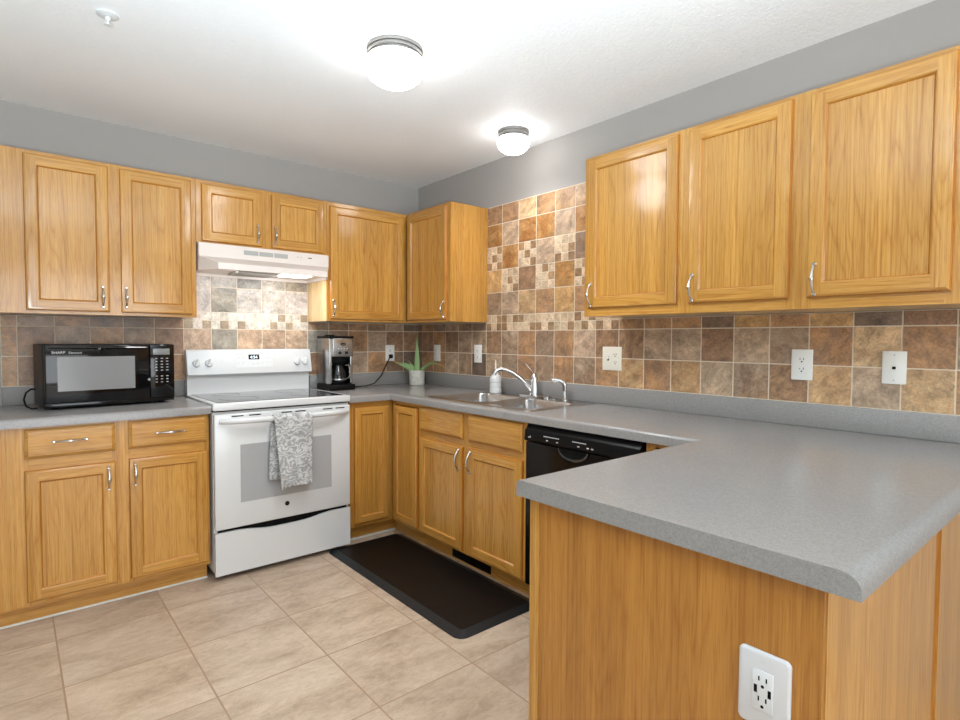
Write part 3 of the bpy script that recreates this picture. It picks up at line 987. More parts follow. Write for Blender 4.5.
b.box(-0.904, -0.0205, -0.020, -0.001, ZT+0.0002, 1.008, 'laminate', 0.004)
b.box(-0.020, -0.001, -3.47, -0.001, ZT+0.0002, 1.008, 'laminate', 0.004)
b.build('backsplash_lip', r)

# ------------------------------------------------------------------ sink
def rrect(x0, x1, y0, y1, rad, z, n=6):
    pts = []
    for cx, cy, a0 in ((x1-rad, y1-rad, 0), (x0+rad, y1-rad, 90), (x0+rad, y0+rad, 180), (x1-rad, y0+rad, 270)):
        for i in range(n+1):
            a = math.radians(a0+90*i/n)
            pts.append(Vector((cx+rad*math.cos(a), cy+rad*math.sin(a), z)))
    return pts
r = thing('kitchen_sink', 'stainless steel double-bowl sink set into the grey countertop', 'sink', (-0.315, -1.38, ZT))
b = B('steel')
zr = 0.9185
outer = rrect(-0.578, -0.052, -1.808, -0.952, 0.03, zr)
outlo = rrect(-0.582, -0.048, -1.812, -0.948, 0.034, ZT+0.0005)
bowls = [(-0.535, -0.165, -1.372, -0.992), (-0.535, -0.165, -1.768, -1.402)]
t = bmesh.new()
edges = []
def ring(pts):
    vs = [t.verts.new(p) for p in pts]
    return [t.edges.new((vs[i], vs[(i+1) % len(vs)])) for i in range(len(vs))]
edges += ring(outer)
for q in bowls: edges += ring(rrect(*q, 0.06, zr))
bmesh.ops.triangle_fill(t, use_beauty=True, edges=edges)
b.merge(t, 'steel')
b.loft([outlo, outer], 'steel', False, False)
bmesh.ops.remove_doubles(b.bm, verts=b.bm.verts, dist=1e-5)
b.build('rim', r, smooth=25)
for q in bowls:
    b = B('steel', 'slot')
    L = []
    for ins, z, rd in ((0.0, zr, 0.06), (0.004, zr-0.006, 0.058), (0.008, zr-0.12, 0.056), (0.020, zr-0.160, 0.06), (0.05, zr-0.172, 0.06)):
        L.append(rrect(q[0]+ins, q[1]-ins, q[2]+ins, q[3]-ins, rd, z))
    b.loft(L, 'steel', False, True)
    cx, cy = (q[0]+q[1])/2, (q[2]+q[3])/2
    b.lathe([(0.045, 0.0), (0.042, 0.004), (0.030, 0.003), (0.0, 0.001)], (cx, cy, zr-0.1718), 'slot', 20)
    b.build('bowl', r, recalc=False)

# faucet
r = thing('faucet', 'chrome single-lever faucet with a long arched spout behind the sink bowls', 'faucet', (-0.085, -1.365, zr))
b = B('chrome')
L = [rrect(-0.115, -0.058, -1.490, -1.245, 0.027, zr+0.0002), rrect(-0.115, -0.058, -1.490, -1.245, 0.027, zr+0.010), rrect(-0.108, -0.065, -1.483, -1.252, 0.021, zr+0.014)]
b.loft(L, 'chrome'); b.build('base_plate', r)
b = B('chrome'); b.lathe([(0.027, 0.0), (0.026, 0.03), (0.022, 0.07), (0.021, 0.10), (0.017, 0.118), (0.010, 0.128), (0.0, 0.131)], (-0.085, -1.362, zr+0.013), 'chrome', 24); b.build('body', r)
b = B('chrome')
b.tube([(-0.085, -1.360, 1.050), (-0.078, -1.345, 1.062), (-0.073, -1.315, 1.083), (-0.070, -1.285, 1.105), (-0.069, -1.272, 1.112)], [0.008, 0.0065, 0.005, 0.0055, 0.005], 'chrome', 10, flat=((0, 0, 1), 0.7))
b.build('lever', r)
b = B('chrome')
sp = [(-0.088, -1.358, 0.945), (-0.120, -1.345, 0.985), (-0.165, -1.322, 1.033), (-0.205, -1.298, 1.066), (-0.240, -1.276, 1.083), (-0.268, -1.258, 1.085), (-0.288, -1.246, 1.074), (-0.297, -1.240, 1.052)]
b.tube(sp, [0.015, 0.0145, 0.0135, 0.0125, 0.012, 0.0115, 0.0115, 0.012], 'chrome', 12)
b.build('spout', r)
r = thing('side_sprayer', 'small chrome side sprayer with angled head right of the faucet', 'sprayer', (-0.085, -1.600, zr))
b = B('chrome'); b.lathe([(0.022, 0.0), (0.022, 0.004), (0.014, 0.010), (0.011, 0.012), (0.010, 0.055)], (-0.085, -1.600, zr+0.0002), 'chrome', 20); b.build('base', r)
b = B('chrome', 'black_satin')
b.tube([(-0.085, -1.600, 0.970), (-0.085, -1.600, 1.000), (-0.088, -1.597, 1.016), (-0.100, -1.580, 1.027), (-0.118, -1.556, 1.032), (-0.128, -1.543, 1.031)], [0.0115, 0.014, 0.0155, 0.013, 0.011, 0.012], 'chrome', 12)
b.build('spray_head', r)
for y in (-1.20, -1.665):
    pass
b = B('chrome'); b.lathe([(0.020, 0.0), (0.020, 0.003), (0.012, 0.006), (0.0, 0.007)], (-0.10, -1.530, zr+0.0002), 'chrome', 18)
solo(b, 'sink_hole_cover', 'small round chrome hole cover between faucet and sprayer', 'sink cover', (-0.10, -1.53, zr))

# soap bottle
c = (-0.100, -1.032, zr+0.0003)
r = thing('soap_bottle', 'white squeeze bottle with thin nozzle standing at the back of the sink', 'bottle', c)
b = B('white_satin')
b.lathe([(0.034, 0.0), (0.037, 0.003), (0.037, 0.030), (0.0345, 0.032), (0.0345, 0.035), (0.037, 0.037), (0.037, 0.062), (0.0345, 0.064), (0.0345, 0.067), (0.037, 0.069), (0.037, 0.092), (0.030, 0.108), (0.019, 0.120), (0.013, 0.124)], c, 'white_satin', 24)
b.build('body', r)
b = B('plate_white'); b.lathe([(0.015, 0.1242), (0.015, 0.132), (0.008, 0.136), (0.005, 0.158), (0.003, 0.206), (0.0, 0.207)], c, 'plate_white', 16); b.build('nozzle', r)

# ------------------------------------------------------------------ stove
RX0, RX1 = -1.688, -0.926
r = thing('stove', 'white freestanding electric stove with glass cooktop between the two countertops', 'stove', (-1.307, -0.33, 0))
b = B('white_satin', 'slot')
b.box(RX0+0.003, RX1-0.003, -0.635, -0.0255, 0.045, 0.878, 'white_satin')
for x in (RX0+0.06, RX1-0.06):
    for y in (-0.58, -0.12): b.lathe([(0.022, 0.0), (0.022, 0.02), (0.014, 0.022), (0.014, 0.05)], (x, y, 0.0), 'slot', 12)
b.build('body', r)
b = B('white')
b.box(RX0, RX1, -0.662, -0.072, 0.886, 0.924, 'white', 0.006, 3)
b.box(RX0+0.01, RX1-0.01, -0.64, -0.072, 0.878, 0.886, 'slot')
ct = b.build('cooktop', r)
b = B('cooktop_glass', 'burner_ring')
b.box(RX0+0.030, RX1-0.030, -0.632, -0.085, 0.9235, 0.9262, 'cooktop_glass', 0.001, 1)
for x, y, rd in ((-1.50, -0.47, 0.105), (-1.12, -0.47, 0.085), (-1.50, -0.22, 0.075), (-1.12, -0.22, 0.095)):
    b.tube([(x+rd*math.cos(2*PI*k/40), y+rd*math.sin(2*PI*k/40), 0.9260) for k in range(40)], 0.0008, 'burner_ring', 4, closed=True)
b.build('glass_top', ct)
# backguard
b = B('white')
prof = [(-0.0260, 0.90), (-0.072, 0.90), (-0.072, 1.030), (-0.030, 1.030), (-0.0255, 1.030)]
b.box(RX0+0.012, RX1-0.006, -0.072, -0.0255, 0.90, 1.035, 'white')
bg = b.build('backguard', r)
b = B('white')
prof = [(-0.0255, 1.035), (-0.100, 1.035), (-0.106, 1.042), (-0.074, 1.180), (-0.060, 1.190), (-0.0255, 1.190)]
b.prism(prof, 'x', RX0+0.008, RX1+0.004, 'white', 0.004, 2)
pan = b.build('control_panel', r, smooth=25)
def PG(u, v, w=0.0):   # on the sloping control face
    t = (v-1.042)/(1.180-1.042)
    return Vector((u, -0.106+0.032*t-w, v+w*0.22))
def knob(x, z):
    kb = B('white', 'mark_grey')
    c0 = PG(x, z); n = (PG(x, z, 1)-PG(x, z)).normalized()
    kb.tube([c0+n*0.0005, c0+n*0.008, c0+n*0.012], [0.023, 0.022, 0.018], 'white', 20)
    w = Vector((0.3, 0, 0.95))
    w = (w-n*w.dot(n)).normalized()
    kb.tube([c0+n*0.017-w*0.021, c0+n*0.019, c0+n*0.017+w*0.021], [0.0075, 0.009, 0.0075], 'white', 8)
    kb.tube([c0+n*0.0268+w*0.004, c0+n*0.026+w*0.018], 0.0012, 'mark_grey', 6)
    kb.build('knob', pan)
for x, z in ((-1.628, 1.108), (-1.560, 1.108), (-1.020, 1.108), (-0.966, 1.108)): knob(x, z)
def pbox(u0, u1, v0, v1, w, mat):
    b.face([PG(u0, v0, w), PG(u1, v0, w), PG(u1, v1, w), PG(u0, v1, w)], mat)
b = B('white_satin'); pbox(-1.405, -1.180, 1.078, 1.166, 0.0006, 'white_satin'); b.build('touch_panel', pan, recalc=False)
b = B('mark_grey'); pbox(-1.408, -1.176, 1.158, 1.162, 0.0009, 'mark_grey'); b.build('trim_line', pan, recalc=False)
for (u, v) in ((-1.39, 1.105), (-1.365, 1.105), (-1.30, 1.10), (-1.275, 1.10), (-1.245, 1.105), (-1.215, 1.108), (-1.195, 1.108), (-1.215, 1.135), (-1.195, 1.135), (-1.385, 1.137), (-1.36, 1.137)):
    b = B('mark_grey'); pbox(u-0.007, u+0.007, v-0.002, v+0.002, 0.0009, 'mark_grey'); b.build('touch_key', pan, recalc=False)
b = B('mark_grey'); pbox(-1.489, -1.485, 1.112, 1.120, 0.0009, 'mark_grey'); b.build('indicator', pan, recalc=False)
for u in (-1.628, -1.560, -1.020, -0.966):
    b = B('mark_grey'); pbox(u-0.004, u+0.004, 1.146, 1.150, 0.0009, 'mark_grey'); b.build('knob_mark', pan, recalc=False)
b = B('slot', 'display'); pbox(-1.328, -1.262, 1.126, 1.156, 0.0010, 'slot'); text_mesh(b, PG, '4:54', -1.318, 1.1315, 0.0014, 0.026, 'display'); b.build('clock', pan, recalc=False)
# oven door
b = B('white', 'slot')
b.box(RX0+0.004, RX1-0.004, -0.664, -0.636, 0.268, 0.868, 'white', 0.006, 3)
for u0, u1 in ((-1.600, -1.540), (-1.512, -1.450), (-1.340, -1.282), (-1.262, -1.204), (-1.100, -1.042), (-1.022, -0.966)):
    b.box(u0, u1, -0.6648, -0.660, 0.851, 0.857, 'slot')
dr = b.build('oven_door', r)
b = B('window_grey'); b.box(-1.558, -1.050, -0.6655, -0.6642, 0.397, 0.702, 'window_grey', 0.0006, 1); b.build('oven_window', dr)
b = B('white')
hp, hr = [], []
for i in range(21):
    t = i/20*2-1
    hp.append((-1.303+0.355*t, -0.6645-0.046*(1-abs(t)**6)-0.004, 0.832)); hr.append(0.0150 if abs(t) < 0.97 else 0.013)
b.tube(hp, hr, 'white', 14, flat=((0, 1, 0), 0.85))
b.build('handle', dr)
b = B('steel', 'slot')
b.lathe([(0.0125, 0.0), (0.0125, 0.002), (0.0, 0.002)], (-1.312, -0.6642, 0.347), 'slot', 24, 'y', -1)
b.tube([(-1.312+0.0105*math.cos(2*PI*k/24), -0.6663, 0.347+0.0105*math.sin(2*PI*k/24)) for k in range(24)], 0.0008, 'steel', 5, closed=True)
text_mesh(b, FY(-0.6666), 'GE', -1.312, 0.3425, 0.0, 0.0115, 'steel', align='CENTER')
o = b.build('emblem', dr)
# storage drawer with a shallow curved pull lip
b = B('white', 'slot')
n = 24
topz = []
for i in range(n+1):
    u = RX0+0.004+(RX1-RX0-0.008)*i/n
    t = (u+1.307)/0.19
    topz.append((u, 0.252-0.022*math.exp(-t**4)))
poly = [(RX0+0.004, 0.030)]+[(RX1-0.004, 0.030)]+topz[::-1]
b.prism(poly, 'y', -0.662, -0.636, 'white')
b.box(RX0+0.02, RX1-0.02, -0.645, -0.6365, 0.228, 0.266, 'slot')
b.box(RX0+0.03, RX1-0.03, -0.60, -0.59, 0.004, 0.045, 'slot')
b.build('storage_drawer', r, smooth=20)

# towel over the oven handle
b = B('towel')
nU, nT = 26, 44
grid = []
for j in range(nT+1):
    t = j/nT
    row = []
    for i in range(nU+1):
        s_ = i/nU
        if t < 0.44:                      # front flap, bottom to top
            k = t/0.44
            xl, xr = -1.370-0.036*k, -1.196+0.002*k
            z = 0.445+(0.832-0.445)*k
            y = -0.7365-0.006*math.sin(s_*9+1.2)*(1-0.7*k)-0.004*(1-k)*math.cos(s_*17)
        elif t < 0.56:                    # over the bar
            a = (t-0.44)/0.12*PI
            xl, xr = -1.406, -1.194
            z = 0.832+0.0195*math.sin(a); y = -0.715-0.0205*math.cos(a)-0.0005
        else:                             # back flap, top to bottom
            k = (t-0.56)/0.44
            xl, xr = -1.406-0.014*k, -1.196-0.02*k
            z = 0.832-(0.832-0.490)*k
            y = -0.6925-0.004*math.sin(s_*7)*k+0.006*k
        if j == 0: z += 0.010*abs(math.sin(s_*23))+0.006*s_
        if j == nT: z += 0.006*abs(math.sin(s_*19))
        row.append(b.bm.verts.new((xl+(xr-xl)*s_, y, z)))
    grid.append(row)
for j in range(nT):
    for i in range(nU):
        b.bm.faces.new([grid[j][i], grid[j][i+1], grid[j+1][i+1], grid[j+1][i]])
tw_ = solo(b, 'kitchen_towel', 'grey and white floral dish towel draped over the oven door handle', 'towel', (-1.29, -0.715, 0.445))
sm = tw_.modifiers.new('thickness', 'SOLIDIFY'); sm.thickness = 0.004; sm.offset = 0.0

# ------------------------------------------------------------------ range hood
r = thing('range_hood', 'white under-cabinet range hood with lit lamp above the stove', 'range hood', (-1.29, -0.22, 1.633))
b = B('hood_white', 'white_satin')
hx0, hx1 = -1.666, -0.908
b.box(hx0, hx1, -0.335, -0.009, 1.712, 1.7865, 'hood_white')
def poly_at(z, yf, mit, ym):
    return [Vector(q) for q in ((hx0, -0.009, z), (hx1, -0.009, z), (hx1, ym, z), (hx1-mit, yf, z), (hx0+mit, yf, z), (hx0, ym, z))]
L = [poly_at(1.712, -0.336, 0.001, -0.334), poly_at(1.668, -0.462, 0.066, -0.325), poly_at(1.634, -0.464, 0.066, -0.325),
     [Vector(q) for q in ((hx0+0.012, -0.02, 1.634), (hx1-0.012, -0.02, 1.634), (hx1-0.012, -0.322, 1.634), (hx1-0.070, -0.452, 1.634), (hx0+0.070, -0.452, 1.634), (hx0+0.012, -0.322, 1.634))],
     [Vector(q) for q in ((hx0+0.012, -0.02, 1.650), (hx1-0.012, -0.02, 1.650), (hx1-0.012, -0.322, 1.650), (hx1-0.070, -0.452, 1.650), (hx0+0.070, -0.452, 1.650), (hx0+0.012, -0.322, 1.650))]]
b.loft(L, 'hood_white', True, True)
b.build('shell', r, smooth=20)
for u0 in (-1.427, -1.340, -1.252):
    b = B('grey_slot'); b.box(u0, u0+0.082, -0.3362, -0.3352, 1.740, 1.766, 'grey_slot'); b.build('vent_grille', r)
b = B('slot'); b.box(-1.042, -1.018, -0.3358, -0.3352, 1.755, 1.760, 'slot'); b.build('badge', r)
for u in (-1.09, -1.112):
    b = B('mark_grey'); b.box(u, u+0.008, -0.3358, -0.3352, 1.752, 1.762, 'mark_grey'); b.build('switch', r)
b = B('steel'); b.box(-1.455, -1.225, -0.44, -0.12, 1.638, 1.6495, 'grey_slot', 0.002); b.build('grease_filter', r)
b = B('hood_lens'); b.box(-1.20, -1.03, -0.36, -0.24, 1.640, 1.6495, 'hood_lens', 0.002); b.build('lamp_lens', r)
hl = bpy.data.lights.new('hood_lamp_light', 'AREA'); hl.shape = 'RECTANGLE'; hl.size = 0.5; hl.size_y = 0.15; hl.energy = 1.15; hl.color = (0.92, 0.97, 1.0)
ho = bpy.data.objects.new('hood_lamp_light', hl); COL.objects.link(ho); ho.parent = r
ho.location = Vector((-1.29, -0.34, 1.630))-ORIGIN[r]; ho.rotation_euler = (math.radians(28), 0, 0)

# ------------------------------------------------------------------ microwave (built at the origin, then turned)
r = thing('microwave_oven', 'black countertop microwave on the short counter left of the stove', 'microwave', (0, 0, 0))
W, Dp, H0, H1 = 0.560, 0.280, 0.010, 0.312
b = B('black_satin', 'slot')
b.box(0.0, W, 0.02, Dp, H0, H1, 'black_satin', 0.004)
for x in (0.05, W-0.05):
    for y in (0.05, Dp-0.05): b.lathe([(0.014, 0.0), (0.016, H0+0.001)], (x, y, 0), 'slot', 12)
b.build('housing', r)
b = B('black_gloss')
b.box(0.002, 0.440, -0.012, 0.0195, H0+0.022, H1-0.003, 'black_gloss', 0.006, 3)
b.box(0.002, W-0.002, -0.004, 0.0195, H0+0.002, H0+0.0215, 'black_gloss', 0.003)
dr = b.build('door', r)
b = B('mw_glass'); b.box(0.050, 0.372, -0.0135, -0.0122, 0.088, 0.252, 'mw_glass', 0.0006, 1); b.build('door_window', dr)
b = B('black_gloss', 'chrome')
b.tube([(0.020, -0.014, H1-0.017), (0.10, -0.0165, H1-0.0165), (0.22, -0.018, H1-0.016), (0.34, -0.0165, H1-0.0165), (0.428, -0.014, H1-0.017)], [0.004, 0.006, 0.007, 0.006, 0.004], 'black_gloss', 10)
b.lathe([(0.016, 0.0), (0.014, 0.010), (0.0, 0.013)], (0.225, -0.0125, H1-0.020), 'black_gloss', 20, 'y', -1)
b.build('handle', dr)
b = B('mark_light')
PM = FY(-0.0126)
text_mesh(b, PM, 'SHARP', 0.028, 0.267, 0.0, 0.0185, 'mark_light'); text_mesh(b, PM, 'Carousel', 0.094, 0.267, 0.0, 0.0145, 'mark_light')
b.build('lettering', dr)
b = B('black_gloss', 'lcd', 'mark_grey', 'black_satin')
b.box(0.442, W-0.002, -0.012, 0.0195, H0+0.022, H1-0.003, 'black_gloss', 0.004, 2)
cp = b.build('control_panel', r)
b = B('lcd'); b.box(0.455, 0.535, -0.0135, -0.0122, 0.256, 0.288, 'lcd', 0.001); b.build('display', cp)
for i in range(3):
    for j in range(9):
        x, z = 0.461+0.026*i, 0.232-0.0155*j
        if j == 5: continue
        b = B('black_satin', 'mark_grey'); b.box(x, x+0.018, -0.0140, -0.0122, z, z+0.009, 'black_satin', 0.0008, 1)
        b.box(x+0.004, x+0.014, -0.01425, -0.0139, z+0.003, z+0.0065, 'mark_grey'); b.build('button', cp)
b = B('mark_grey'); b.prism([(0.428, 0.128), (0.440, 0.120), (0.440, 0.136)], 'y', -0.0135, -0.0122, 'mark_grey'); b.build('door_mark', dr)
b = B('black_satin')
b.tube([(0.002, 0.25, 0.085), (-0.02, 0.22, 0.09), (-0.045, 0.18, 0.075), (-0.058, 0.14, 0.045), (-0.055, 0.10, 0.018), (-0.035, 0.09, 0.006), (-0.012, 0.11, 0.006)], 0.0042, 'black_satin', 8)
b.build('power_cord', r)
r.location = (-2.352, -0.390, ZT+0.0003); r.rotation_euler = (0, 0, math.radians(6.0))

# ------------------------------------------------------------------ coffee maker
cx0, cx1, cyf, cyb = -0.860, -0.690, -0.240, -0.045
r = thing('coffee_maker', 'stainless and black drip coffee maker on the counter right of the stove', 'coffee maker', ((cx0+cx1)/2, -0.14, ZT))
b = B('black_satin'); b.box(cx0-0.006, cx1+0.010, cyf-0.022, cyb, ZT+0.0003, ZT+0.040, 'black_satin', 0.010, 3); b.build('base', r)
b = B('steel')
b.box(cx0, cx0+0.022, cyf+0.005, cyb-0.002, ZT+0.0405, 1.262, 'steel', 0.006, 3); b.box(cx1-0.018, cx1, cyf+0.005, cyb-0.002, ZT+0.0405, 1.262, 'steel', 0.006, 3)
b.box(cx0+0.022, cx1-0.018, -0.105, cyb-0.003, ZT+0.0405, 1.262, 'black_satin')
b.build('tower', r)
b = B('steel', 'black_gloss'); b.box(cx0+0.018, cx1-0.004, cyf-0.012, -0.105, 1.138, 1.262, 'steel', 0.006, 3); hd = b.build('brew_head', r)
b = B('black_satin'); b.box(cx0-0.002, cx1+0.002, cyf-0.014, cyb, 1.2625, 1.276, 'black_satin', 0.005, 3); b.box(cx0+0.05, cx1-0.05, -0.07, cyb-0.005, 1.276, 1.284, 'black_satin', 0.003); b.build('lid', r)
b = B('black_gloss', 'steel')
yl = cyf-0.0125
b.lathe([(1.0, 0), (1.0, 0.002), (0.0, 0.0022)], (0, 0, 0), 'black_gloss', 24, 'y', -1)
for v in b.bm.verts: v.co = Vector((-0.768+v.co.x*0.019, yl+v.co.y, 1.222+v.co.z*0.0095))
b.box(-0.780, -0.756, yl-0.0026, yl-0.0021, 1.2205, 1.2235, 'steel')
b.build('emblem', hd)
for x in (-0.793, -0.745):
    b = B('black_gloss', 'chrome'); b.lathe([(0.010, 0), (0.009, 0.006), (0.0, 0.007)], (x, yl, 1.165), 'black_gloss', 16, 'y', -1); b.build('button', hd)
b = B('mark_grey')
for x in (-0.80, -0.78, -0.76, -0.74): b.box(x-0.003, x+0.003, yl-0.0006, yl, 1.190, 1.196, 'mark_grey')
b.build('indicator_marks', hd)
cc = (-0.772, -0.182, ZT+0.0405)
b = B('carafe', 'chrome', 'black_satin')
b.lathe([(0.048, 0.0), (0.056, 0.010), (0.060, 0.045), (0.052, 0.085), (0.038, 0.112), (0.036, 0.125)], cc, 'carafe', 28)
b.lathe([(0.0605, 0.026), (0.0615, 0.030), (0.0605, 0.036)], cc, 'chrome', 28)
b.lathe([(0.038, 0.1252), (0.040, 0.135), (0.0, 0.145)], cc, 'black_satin', 24)
ca = b.build('carafe', r)
b = B('black_satin'); hx, hy = cc[0]+0.030, cc[1]-0.048
b.tube([(hx, hy, ZT+0.165), (hx+0.012, hy-0.020, ZT+0.168), (hx+0.018, hy-0.030, ZT+0.140), (hx+0.018, hy-0.028, ZT+0.095), (hx+0.008, hy-0.008, ZT+0.075)], 0.006, 'steel', 10)
b.mats = ['steel']; b.build('handle', ca)
b = B('black_satin')
b.tube([(cx1+0.008, -0.10, ZT+0.012), (-0.62, -0.115, ZT+0.0065), (-0.53, -0.11, ZT+0.0065), (-0.44, -0.085, ZT+0.020), (-0.365, -0.055, ZT+0.075), (-0.315, -0.040, ZT+0.150), (-0.283, -0.030, ZT+0.195), (-0.262, -0.028, ZT+0.212)], 0.0036, 'black_satin', 8)
b.build('power_cord', r)
b = B('black_satin'); b.box(-0.279, -0.251, -0.036, -0.0165, 1.112, 1.142, 'black_satin', 0.005, 2); b.build('plug', r)

# ------------------------------------------------------------------ potted aloe
pc = Vector((-0.121, -0.163, ZT+0.0003))
r = thing('potted_aloe', 'small aloe with spread leaves in a white marbled pot in the counter corner', 'plant', pc)
b = B('marble', 'soil')
b.lathe([(0.052, 0.0), (0.056, 0.003), (0.059, 0.108), (0.057, 0.110), (0.053, 0.108), (0.053, 0.098)], pc, 'marble', 32)
b.build('pot', r)
b = B('soil'); b.lathe([(0.0, 0.0985), (0.0525, 0.0985), (0.0525, 0.090), (0.0, 0.090)], pc, 'soil', 24); b.build('soil', r)
def leaf(pts, r0, tip=None):
    b = B('aloe', 'aloe_dry')
    n = 14
    P3 = [Vector(p) for p in pts]
    out, rad = [], []
    for i in range(n+1):
        t = i/n
        a = P3[0]*(1-t)**2+P3[1]*2*t*(1-t)+P3[2]*t*t
        out.append(pc+a); rad.append(max(0.0007, r0*(1-t**1.6)*(0.75+0.5*t*(1-t))))
    d = (out[-1]-out[0]); side = Vector((0.75, 0.62, 0)).normalized()
    k = 11 if tip else n+1
    b.tube(out[:k+1], rad[:k+1], 'aloe', 8, flat=(rt.cross(d).normalized(), 0.45))
    if tip: b.tube(out[k-1:], rad[k-1:], 'aloe_dry', 8, flat=(rt.cross(d).normalized(), 0.45))
    b.build('leaf', r)
R_ = Vector((rt.x, rt.y, 0)); 
def al(a, h, dpt=0.0): return R_*a + Vector((-fw.x, -fw.y, 0)).normalized()*dpt + Vector((0, 0, h))
leaf([al(0.0, 0.095), al(0.003, 0.22), al(-0.002, 0.372)], 0.026)
leaf([al(-0.012, 0.095, 0.005), al(-0.075, 0.135, 0.02), al(-0.186, 0.182, 0.03)], 0.021, True)
leaf([al(-0.008, 0.095, -0.01), al(-0.06, 0.16, 0.0), al(-0.125, 0.165, 0.0)], 0.017)
leaf([al(0.012, 0.095, 0.005), al(0.072, 0.140, 0.04), al(0.150, 0.195, 0.09)], 0.021)
leaf([al(0.014, 0.095, 0.012), al(0.120, 0.215, 0.08), al(0.222, 0.128, 0.135)], 0.016, True)
leaf([al(-0.004, 0.095, -0.012), al(-0.03, 0.13, -0.02), al(-0.07, 0.185, -0.02)], 0.015)
leaf([al(0.010, 0.095, -0.010), al(0.045, 0.13, 0.01), al(0.078, 0.150, 0.02)], 0.010)

# ------------------------------------------------------------------ outlets and plates
def receptacle(b, P, u, v, w, face, rot=False):
    pts = []
    for i in range(20):
        a = 2*PI*i/20
        x, y = 0.0165*math.cos(a), 0.0165*math.sin(a)
        y = max(-0.0135, min(0.0135, y))
        pts.append((u+x, v+y))
    L = [[P(x, y, w) for x, y in pts], [P(x, y, w+0.0018) for x, y in pts]]
    b.loft(L, face)
    for du, hh in ((-0.0065, 0.0085), (0.0065, 0.007)):
        mbox(b, P, u+du-0.0012, u+du+0.0012, v+0.0035-hh/2, v+0.0035+hh/2, w+0.0019, w+0.0022, 'slot')
    mbox(b, P, u-0.0028, u+0.0028, v-0.0095, v-0.0045, w+0.0019, w+0.0022, 'slot')
def wall_plate(name, P, u, v, wid, hgt, label, kinds, mat='plate_white', cat='outlet', group=None):
    r = thing(name, label, cat, P(u, v-hgt/2, 0.0))
    b = B(mat); mbox(b, P, u-wid/2, u+wid/2, v-hgt/2, v+hgt/2, 0.0003, 0.0055, mat, 0.0022, 2); b.build('plate', r)
    n = len(kinds)
    for i, k in enumerate(kinds):
        uu = u if n == 1 else u+(i-(n-1)/2)*0.046*(-1 if isinstance(P, FX) else 1)
        if k == 'duplex':
            for dv in (-0.0195, 0.0195):
                b = B(mat, 'slot'); receptacle(b, P, uu, v+dv, 0.0053, mat); b.build('receptacle', r)
        elif k == 'toggle':
            b = B(mat, 'slot'); mbox(b, P, uu-0.005, uu+0.005, v-0.012, v+0.012, 0.0053, 0.0062, 'slot'); mbox(b, P, uu-0.004, uu+0.004, v-0.002, v+0.011, 0.006, 0.016, mat, 0.001); b.build('toggle', r)
        elif k == 'phone':
            b = B(mat, 'slot'); mbox(b, P, uu-0.008, uu+0.008, v-0.009, v+0.009, 0.0053, 0.0068, mat, 0.001, 1); mbox(b, P, uu-0.0055, uu+0.0055, v-0.006, v+0.004, 0.0068, 0.0072, 'slot'); b.build('jack', r)
            b = B('mark_grey')
            for dv in (-0.046, 0.046):
                mbox(b, P, uu-0.0025, uu+0.0025, v+dv-0.0025, v+dv+0.0025, 0.0055, 0.0062, 'mark_grey')
            b.build('screw', r)
        elif k == 'blank':
            b = B(mat, 'mark_grey'); mbox(b, P, uu-0.016, uu+0.016, v-0.033, v+0.033, 0.0053, 0.0075, mat, 0.001, 1); b.build('rocker', r)
    return r
PT = FX(-0.0086)
wall_plate('wall_outlet', PT, -0.272, 1.155, 0.078, 0.122, 'narrow white plate on the tile just right of the aloe', ['blank'], 'plate_white', 'switch')
wall_plate('wall_outlet', PT, -0.750, 1.160, 0.078, 0.122, 'white outlet plate on the tile left of the faucet', ['duplex'])
wall_plate('wall_outlet', PT, -1.866, 1.160, 0.123, 0.126, 'double almond plate with a toggle switch and outlet right of the sink', ['toggle', 'duplex'], 'plate_almond')
wall_plate('wall_outlet', PT, -2.801, 1.163, 0.080, 0.124, 'white outlet plate with dark slots beneath the right wall cabinets', ['duplex'])
wall_plate('phone_jack', PT, -3.110, 1.164, 0.074, 0.120, 'white plate with single phone jack, rightmost on the tile wall', ['phone'], 'plate_white', 'phone jack')
wall_plate('wall_outlet', FY(-0.0086), -0.265, 1.152, 0.078, 0.122, 'white outlet plate behind the aloe with black plug in it', ['duplex'])

# big outlet with usb ports on the peninsula end
PE = FX(-1.4903)
r = thing('usb_outlet', 'large white outlet with two usb ports on the oak peninsula end', 'outlet', PE(-3.290, 0.600, 0))
b = B('plate_dim')
u0, u1, v0, v1 = -3.334, -3.248, 0.595, 0.728
def rr(ins, w, rad):
    out = []
    for cx, cy, a0 in ((u1-rad, v1-rad, 0), (u0+rad, v1-rad, 90), (u0+rad, v0+rad, 180), (u1-rad, v0+rad, 270)):
        for i in range(7):
            a = math.radians(a0+15*i)
            out.append(PE(cx+(rad-ins)*math.cos(a), cy+(rad-ins)*math.sin(a), w))
    return out
b.loft([rr(0, 0.0002, 0.010), rr(0, 0.0035, 0.010), rr(0.002, 0.0060, 0.010), rr(0.005, 0.0070, 0.010)], 'plate_dim')
b.build('plate', r)
b = B('white_satin', 'slot')
mbox(b, PE, -3.3085, -3.2735, 0.627, 0.697, 0.0068, 0.0095, 'white_satin', 0.0015, 2)
for v in (0.683, 0.648):
    for du in (-0.0062, 0.0062):
        mbox(b, PE, -3.291+du-0.0012, -3.291+du+0.0012, v-0.0040, v+0.0040, 0.0094, 0.0098, 'slot')
    b.lathe([(0.0028, 0.0), (0.0028, 0.0004), (0.0, 0.0005)], PE(-3.291, v-0.0125, 0.0094), 'slot', 12, 'x', -1)
for u, v in ((-3.2795, 0.6635), (-3.3025, 0.6615)):
    mbox(b, PE, u-0.0027, u+0.0027, v-0.0068, v+0.0068, 0.0094, 0.0098, 'slot')
b.build('receptacle', r)
